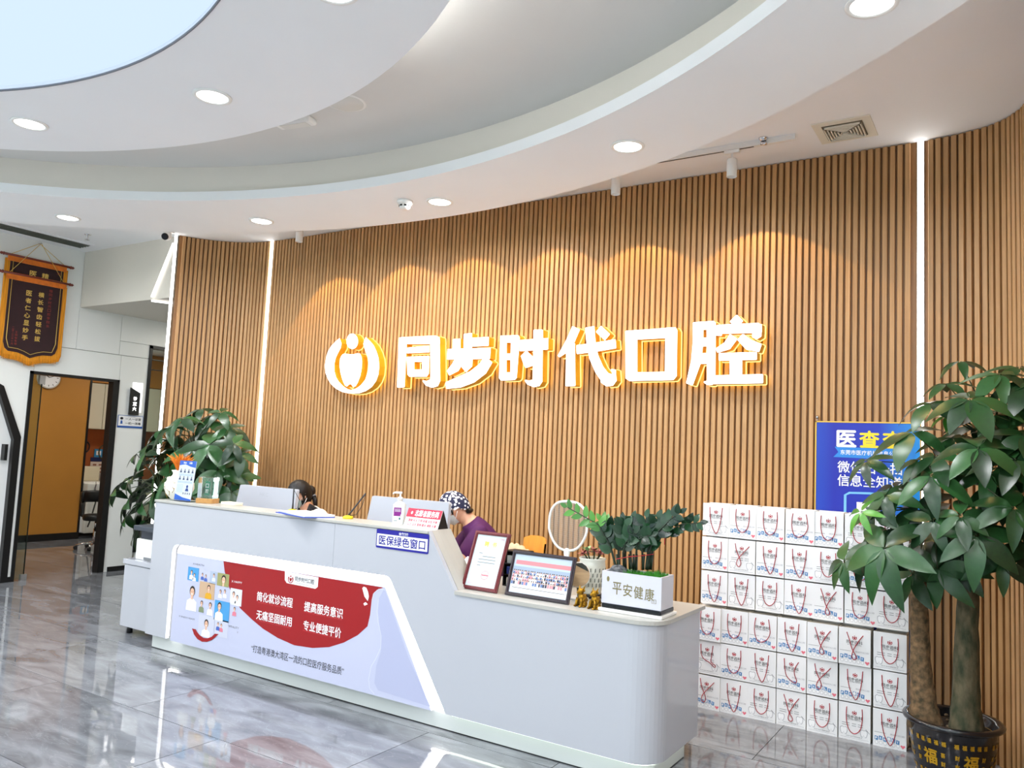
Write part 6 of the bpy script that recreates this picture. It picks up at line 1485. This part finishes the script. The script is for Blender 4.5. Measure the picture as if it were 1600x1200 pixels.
colm('横长智齿轻松拔', 65, 461, 530, .058, gold_thread, 'gold_character')
colm('医者仁心显妙手', 46, 458, 528, .058, gold_thread, 'gold_character')
for body_, x0, y0, y1, sz in (('赠同步时代口腔李院长', 80, 455, 510, .034), ('王明智敬赠', 26, 519, 537, .024), ('二零二三年十月', 21, 512, 537, .022)):
    a = at_x(x0, y0, -8.94); c = at_x(x0-2, y1, -8.94); m = MB(); n_ = len(body_)
    for i, ch in enumerate(body_): m.text(ch, FF_, a.y, a.z+(c.z-a.z)*i/(n_-1), h=sz*.94, w=sz, d=.018)
    o = m.build('small_column', red_thread, tF); o['kind'] = 'stuff'
# ---- lit room sign and white plaque
F = Fr((XL, 0, 0), (0, 1, 0), (0, 0, 1)); F.n = V((1, 0, 0))
t = thing('room_sign', 'dark slant-topped room sign with three glowing characters on the left wall', 'sign', (XL, 5.61, 1.85))
MB().prism(F, [(5.585, 1.88), (5.715, 1.88), (5.715, 2.24), (5.585, 2.24)], .001, .008).build('light_back', glow('sign_back_white', (255, 255, 255), 1.6), t)
dpl = MB().prism(F, [(5.545, 1.845), (5.672, 1.845), (5.672, 2.115), (5.545, 2.175)], .018, .034).build('dark_plate', mat('sign_dark', (46, 48, 48), .4, metal=.3), t)
for k, ch in enumerate('诊室六'): MB().text(ch, F, 5.610, 2.045-.062*k, h=.044, w=.044, d=.0346, bold=.03).build('lit_character', glow('sign_char', (255, 255, 255), 4), dpl)
t = thing('wall_plaque', 'white plaque with a blue border and a small figure under the room sign', 'sign', (XL, 5.59, 1.69))
pbd = MB().prism(F, [(5.432, 1.69), (5.752, 1.69), (5.752, 1.838), (5.432, 1.838)], .001, .006).build('blue_board', mat('plaque_blue', (40, 90, 170), .4), t)
b = MB(); rect(b, F, 5.438, 5.746, 1.712, 1.832, .0064, 0); b.build('white_field', white_print, pbd)
b = MB(); ell(b, F, 5.478, 1.800, .020, .016, .0068, 0, 12); b.poly(F, [(5.463, 1.735), (5.493, 1.735), (5.488, 1.775), (5.468, 1.775)], .0068, 1); b.build('figure_print', [black_print, MATS['plaque_blue']], pbd)
MB().text('一人一诊室', F, 5.625, 1.795, h=.030, w=.20, d=.0068, bold=.015).build('line_of_text', black_print, pbd)
MB().text('一机一消毒', F, 5.625, 1.745, h=.030, w=.20, d=.0068, bold=.015).build('line_of_text', black_print, pbd)
# ================================================================ CABINET AND PRINTER LEFT OF THE DESK
cx0, cx1, cy0, cy1 = -6.17, -5.625, 3.90, 4.30
t = thing('side_cabinet', 'low white side cabinet on short black feet left of the desk', 'cabinet', ((cx0+cx1)/2, 4.1, 0))
MB().box(cx0, cx1, cy0, cy1, .06, .555).build('body', lacquer, t)
MB().box(cx0+.003, cx1-.003, cy0-.012, cy0-.001, .065, .550).build('door', lacquer, t)
MB().box(cx0-.015, cx1, cy0-.02, cy1, .558, .598, bev=.003).build('top', lacquer, t)
for x in (cx0+.05, cx1-.05):
    for y in (cy0+.05, cy1-.05): MB().lathe([(.022, 0), (.022, .055), (.018, .06)], (x, y, 0), 12).build('foot', black_plastic, t)
t = thing('printer', 'white printer with a dark scanner lid on the side cabinet', 'printer', (-5.85, 4.1, .598))
MB().box(-6.10, -5.64, 3.93, 4.28, .598, .765, bev=.008).build('body', white_plastic, t)
MB().box(-6.06, -5.64, 3.94, 4.28, .767, .83, bev=.005).build('dark_body', mat('printer_navy', (42, 48, 60), .4), t)
MB().box(-6.11, -5.64, 3.90, 4.28, .832, .872, bev=.006).build('scanner_lid', mat('printer_lid', (58, 64, 74), .4), t)
b = MB()
for k in range(6): b.box(-5.78, -5.66, 3.926, 3.9305, .66+.014*k, .664+.014*k)
b.build('vent_slots', grey_print, t)
MB().box(-5.98, -5.84, 3.925, 3.9305, .604, .624).build('tray_slot', grey_print, t)
# ================================================================ CLINIC ROOM
c = V((-12.095, 6.16, 2.40))
t = thing('wall_clock', 'round white wall clock on the ochre wall inside the clinic', 'clock', c)
F = Fr(c, (0, 1, 0), (0, 0, 1)); F.n = V((1, 0, 0)); rc = .165
MB().prism(F, [(rc*math.cos(a*PI/20), rc*math.sin(a*PI/20)) for a in range(40)], 0, .035).build('rim', mat('clock_rim', (200, 196, 186), .4), t)
dial = MB().prism(F, [(rc*.9*math.cos(a*PI/20), rc*.9*math.sin(a*PI/20)) for a in range(40)], .0352, .038).build('dial', white_print, t)
for k in range(12):
    a = PI/2-2*PI*k/12; m = MB(); m.obox(F(.122*math.cos(a), .122*math.sin(a), .0395), F.u*math.cos(a)+F.v*math.sin(a), F.u*-math.sin(a)+F.v*math.cos(a), F.n, .012, .004, .001); m.build('hour_mark', black_print, dial)
for a, ln, wd in ((2.6, .075, .006), (.35, .11, .004)): m = MB(); m.obox(F(.5*ln*math.cos(a), .5*ln*math.sin(a), .041), F.u*math.cos(a)+F.v*math.sin(a), F.u*-math.sin(a)+F.v*math.cos(a), F.n, ln*.5, wd, .001); m.build('hand', black_print, dial)
cream = mat('cream_laminate', (222, 220, 198), .4)
t = thing('wall_cabinet', 'cream wall cabinet high up inside the clinic', 'cabinet', (-12.8, 7.8, 1.66))
MB().box(-13.0, -12.62, 6.84, 8.85, 1.68, 2.42).build('body', cream, t)
for k in range(4): MB().box(-12.619, -12.60, 6.845+.5*k, 7.335+.5*k, 1.685, 2.415).build('door', cream, t)
MB().box(-12.998, -12.60, 6.84, 8.85, 2.43, 2.99).single('bulkhead_panel', orange, (-12.8, 7.8, 2.43), 'ochre panel above the wall cabinet in the clinic', 'panel')
t = thing('base_cabinet', 'cream base cabinet with a pale worktop inside the clinic', 'cabinet', (-12.7, 7.8, 0))
MB().box(-12.998, -12.45, 6.84, 8.85, .08, .80).build('body', cream, t); MB().box(-12.998, -12.40, 6.83, 8.86, .80, .84).build('worktop', mat('pale_stone', (206, 204, 192), .3), t)
for k in range(4): MB().box(-12.449, -12.43, 6.845+.5*k, 7.335+.5*k, .085, .795).build('door', cream, t)
MB().box(-12.998, -12.5, 6.86, 8.8, 0, .08).build('kick_board', black_frame, t)
MB().box(-12.995, -12.96, 6.84, 8.85, .845, 1.675).single('pegboard', mat('peg_brown', (158, 86, 40), .6, var=.1, vscale=6), (-12.97, 7.8, .845), 'rust brown back panel above the clinic worktop', 'panel')
def ring(y, z, r, label, m, rr=.012):
    b = MB(); b.tube([(-12.93, y+r*math.cos(a*PI/12), z+r*1.25*math.sin(a*PI/12)) for a in range(24)], rr, 6, closed=True); b.single('hanging_loop', m, (-12.93, y, z-r*1.25), label, 'cable loop', 'loops hanging on the brown panel')
ring(7.28, 1.38, .07, 'black oval cable loop hanging on the brown panel', black_plastic)
ring(7.62, 1.30, .10, 'dark green cable loop hanging behind the calendar', mat('loop_green', (70, 66, 44), .6))
t = thing('calendar', 'calendar with a blue head hanging on the brown panel', 'calendar', (-12.94, 7.6, .9))
F = Fr((-12.95, 0, 0), (0, 1, 0), (0, 0, 1)); F.n = V((1, 0, 0))
MB().prism(F, [(7.40, .93), (7.85, .93), (7.85, 1.14), (7.40, 1.14)], 0, .01).build('sheet', mat('calendar_sheet', (226, 214, 204), .5), t)
MB().prism(F, [(7.40, 1.145), (7.85, 1.145), (7.85, 1.21), (7.40, 1.21)], 0, .012).build('navy_band', mat('calendar_navy', (26, 40, 88), .5), t)
MB().prism(F, [(7.45, 1.215), (7.85, 1.215), (7.85, 1.35), (7.45, 1.35)], 0, .012).build('blue_head', mat('calendar_blue', (52, 138, 192), .5), t)
MB().prism(F, [(7.48, 1.25), (7.56, 1.25), (7.56, 1.32), (7.48, 1.32)], .0121, .014).build('white_mark', white_print, t)
b = MB()
for r_ in range(3):
    for k in range(4): rect(b, F, 7.44+.1*k, 7.50+.1*k, .955+.06*r_, .985+.06*r_, .0105, 0)
b.build('calendar_dates', mat('calendar_brown', (150, 110, 90), .5), t)
MB().box(-12.85, -12.65, 7.05, 7.40, .84, 1.07, bev=.01).single('supply_box', mat('supply_cream', (222, 216, 190), .5), (-12.75, 7.22, .84), 'cream supply box on the clinic worktop', 'box')
MB().box(-12.80, -12.70, 7.46, 7.52, .84, .96, bev=.005).single('small_carton', white_print, (-12.75, 7.49, .84), 'small white carton beside the cream supply box', 'carton')
t = thing('small_carton', 'small white carton with a purple label on the clinic worktop', 'carton', (-12.75, 7.6, .84)); MB().box(-12.80, -12.70, 7.56, 7.66, .84, .97).build('box', white_print, t); MB().box(-12.699, -12.697, 7.575, 7.645, .86, .93).build('label', mat('label_purple', (130, 30, 130), .4), t)
t = thing('glove_pack', 'teal glove pack lying on the dental unit', 'pack', (-12.2, 7.3, .84)); b = MB(); b.box(-12.28, -12.10, 7.24, 7.42, .844, .90, bev=.02, seg=3); b.build('pack', mat('teal_pack', (52, 160, 168), .6), t)
t = thing('dental_unit', 'white dental delivery unit with hanging hoses inside the clinic', 'dental unit', (-12.15, 7.1, 0))
MB().box(-12.36, -12.02, 6.86, 7.60, .08, .70, bev=.02, seg=3).build('body', mat('unit_white', (224, 226, 220), .35), t); MB().box(-12.38, -11.98, 6.84, 7.64, .72, .842, bev=.015).build('tray', mat('unit_white', (224, 226, 220), .35), t)
for k in range(4):
    y = 6.95+.16*k; MB().tube([(-11.97, y, .76), (-11.94, y+.01, .55), (-11.96, y-.03, .30), (-11.99, y-.05+.02*k, .18)], .012, 6).build('hose', dark_grey, t)
    MB().tube([(-11.975, y, .74), (-11.955, y, .82), (-11.94, y-.01, .87)], [.014, .012, .006], 8).build('handpiece', chrome, t)
# dental stool
c = at_z(146, 858, 0)
t = thing('dental_stool', 'black dental stool with a curved backrest and chrome five-star base', 'stool', (c.x, c.y, 0)); t.scale = (.84, .84, .84)
for k in range(5):
    a = 2*PI*k/5+.5; d = V((math.cos(a), math.sin(a), 0))
    MB().tube([V((0, 0, .10)), d*.15+V((0, 0, .095)), d*.27+V((0, 0, .065))], [.022, .018, .014], 8).build('base_arm', chrome, t, local=True)
    m = MB(); sd = V((-d.y, d.x, 0)); m.tube([d*.27+V((0, 0, .03))-sd*.022, d*.27+V((0, 0, .03))+sd*.022], .03, 12); m.build('caster', black_plastic, t, local=True)
MB().tube([(0, 0, .09), (0, 0, .34)], .028, 12).build('gas_lift', chrome, t, local=True); MB().tube([(0, 0, .34), (0, 0, .48)], .018, 12).build('piston', chrome, t, local=True)
MB().lathe([(0, .47), (.19, .475), (.205, .50), (.205, .55), (.18, .575), (0, .58)], seg=28).build('seat', mat('black_leather', (20, 20, 21), .4), t, local=True)
b = MB(); vs = []
bd = math.radians(205)
for i in range(13):
    a = bd+math.radians(-62+124*i/12)
    for r_, z in ((.235, .76), (.262, .80), (.262, .93), (.235, .955), (.215, .92), (.215, .80)): vs.append((r_*math.cos(a), r_*math.sin(a), z))
b.add(vs, [(i*6+k, (i+1)*6+k, (i+1)*6+(k+1) % 6, i*6+(k+1) % 6) for i in range(12) for k in range(6)]+[tuple(range(6)), tuple(range(77, 71, -1))], 0, True); b.build('backrest', mat('black_leather', (20, 20, 21), .4), t, local=True)
MB().tube([(.16*math.cos(bd), .16*math.sin(bd), .50), (.26*math.cos(bd), .26*math.sin(bd), .54), (.27*math.cos(bd), .27*math.sin(bd), .80)], [.03, .035, .045], 8).build('back_stem', mat('black_leather', (20, 20, 21), .4), t, local=True)
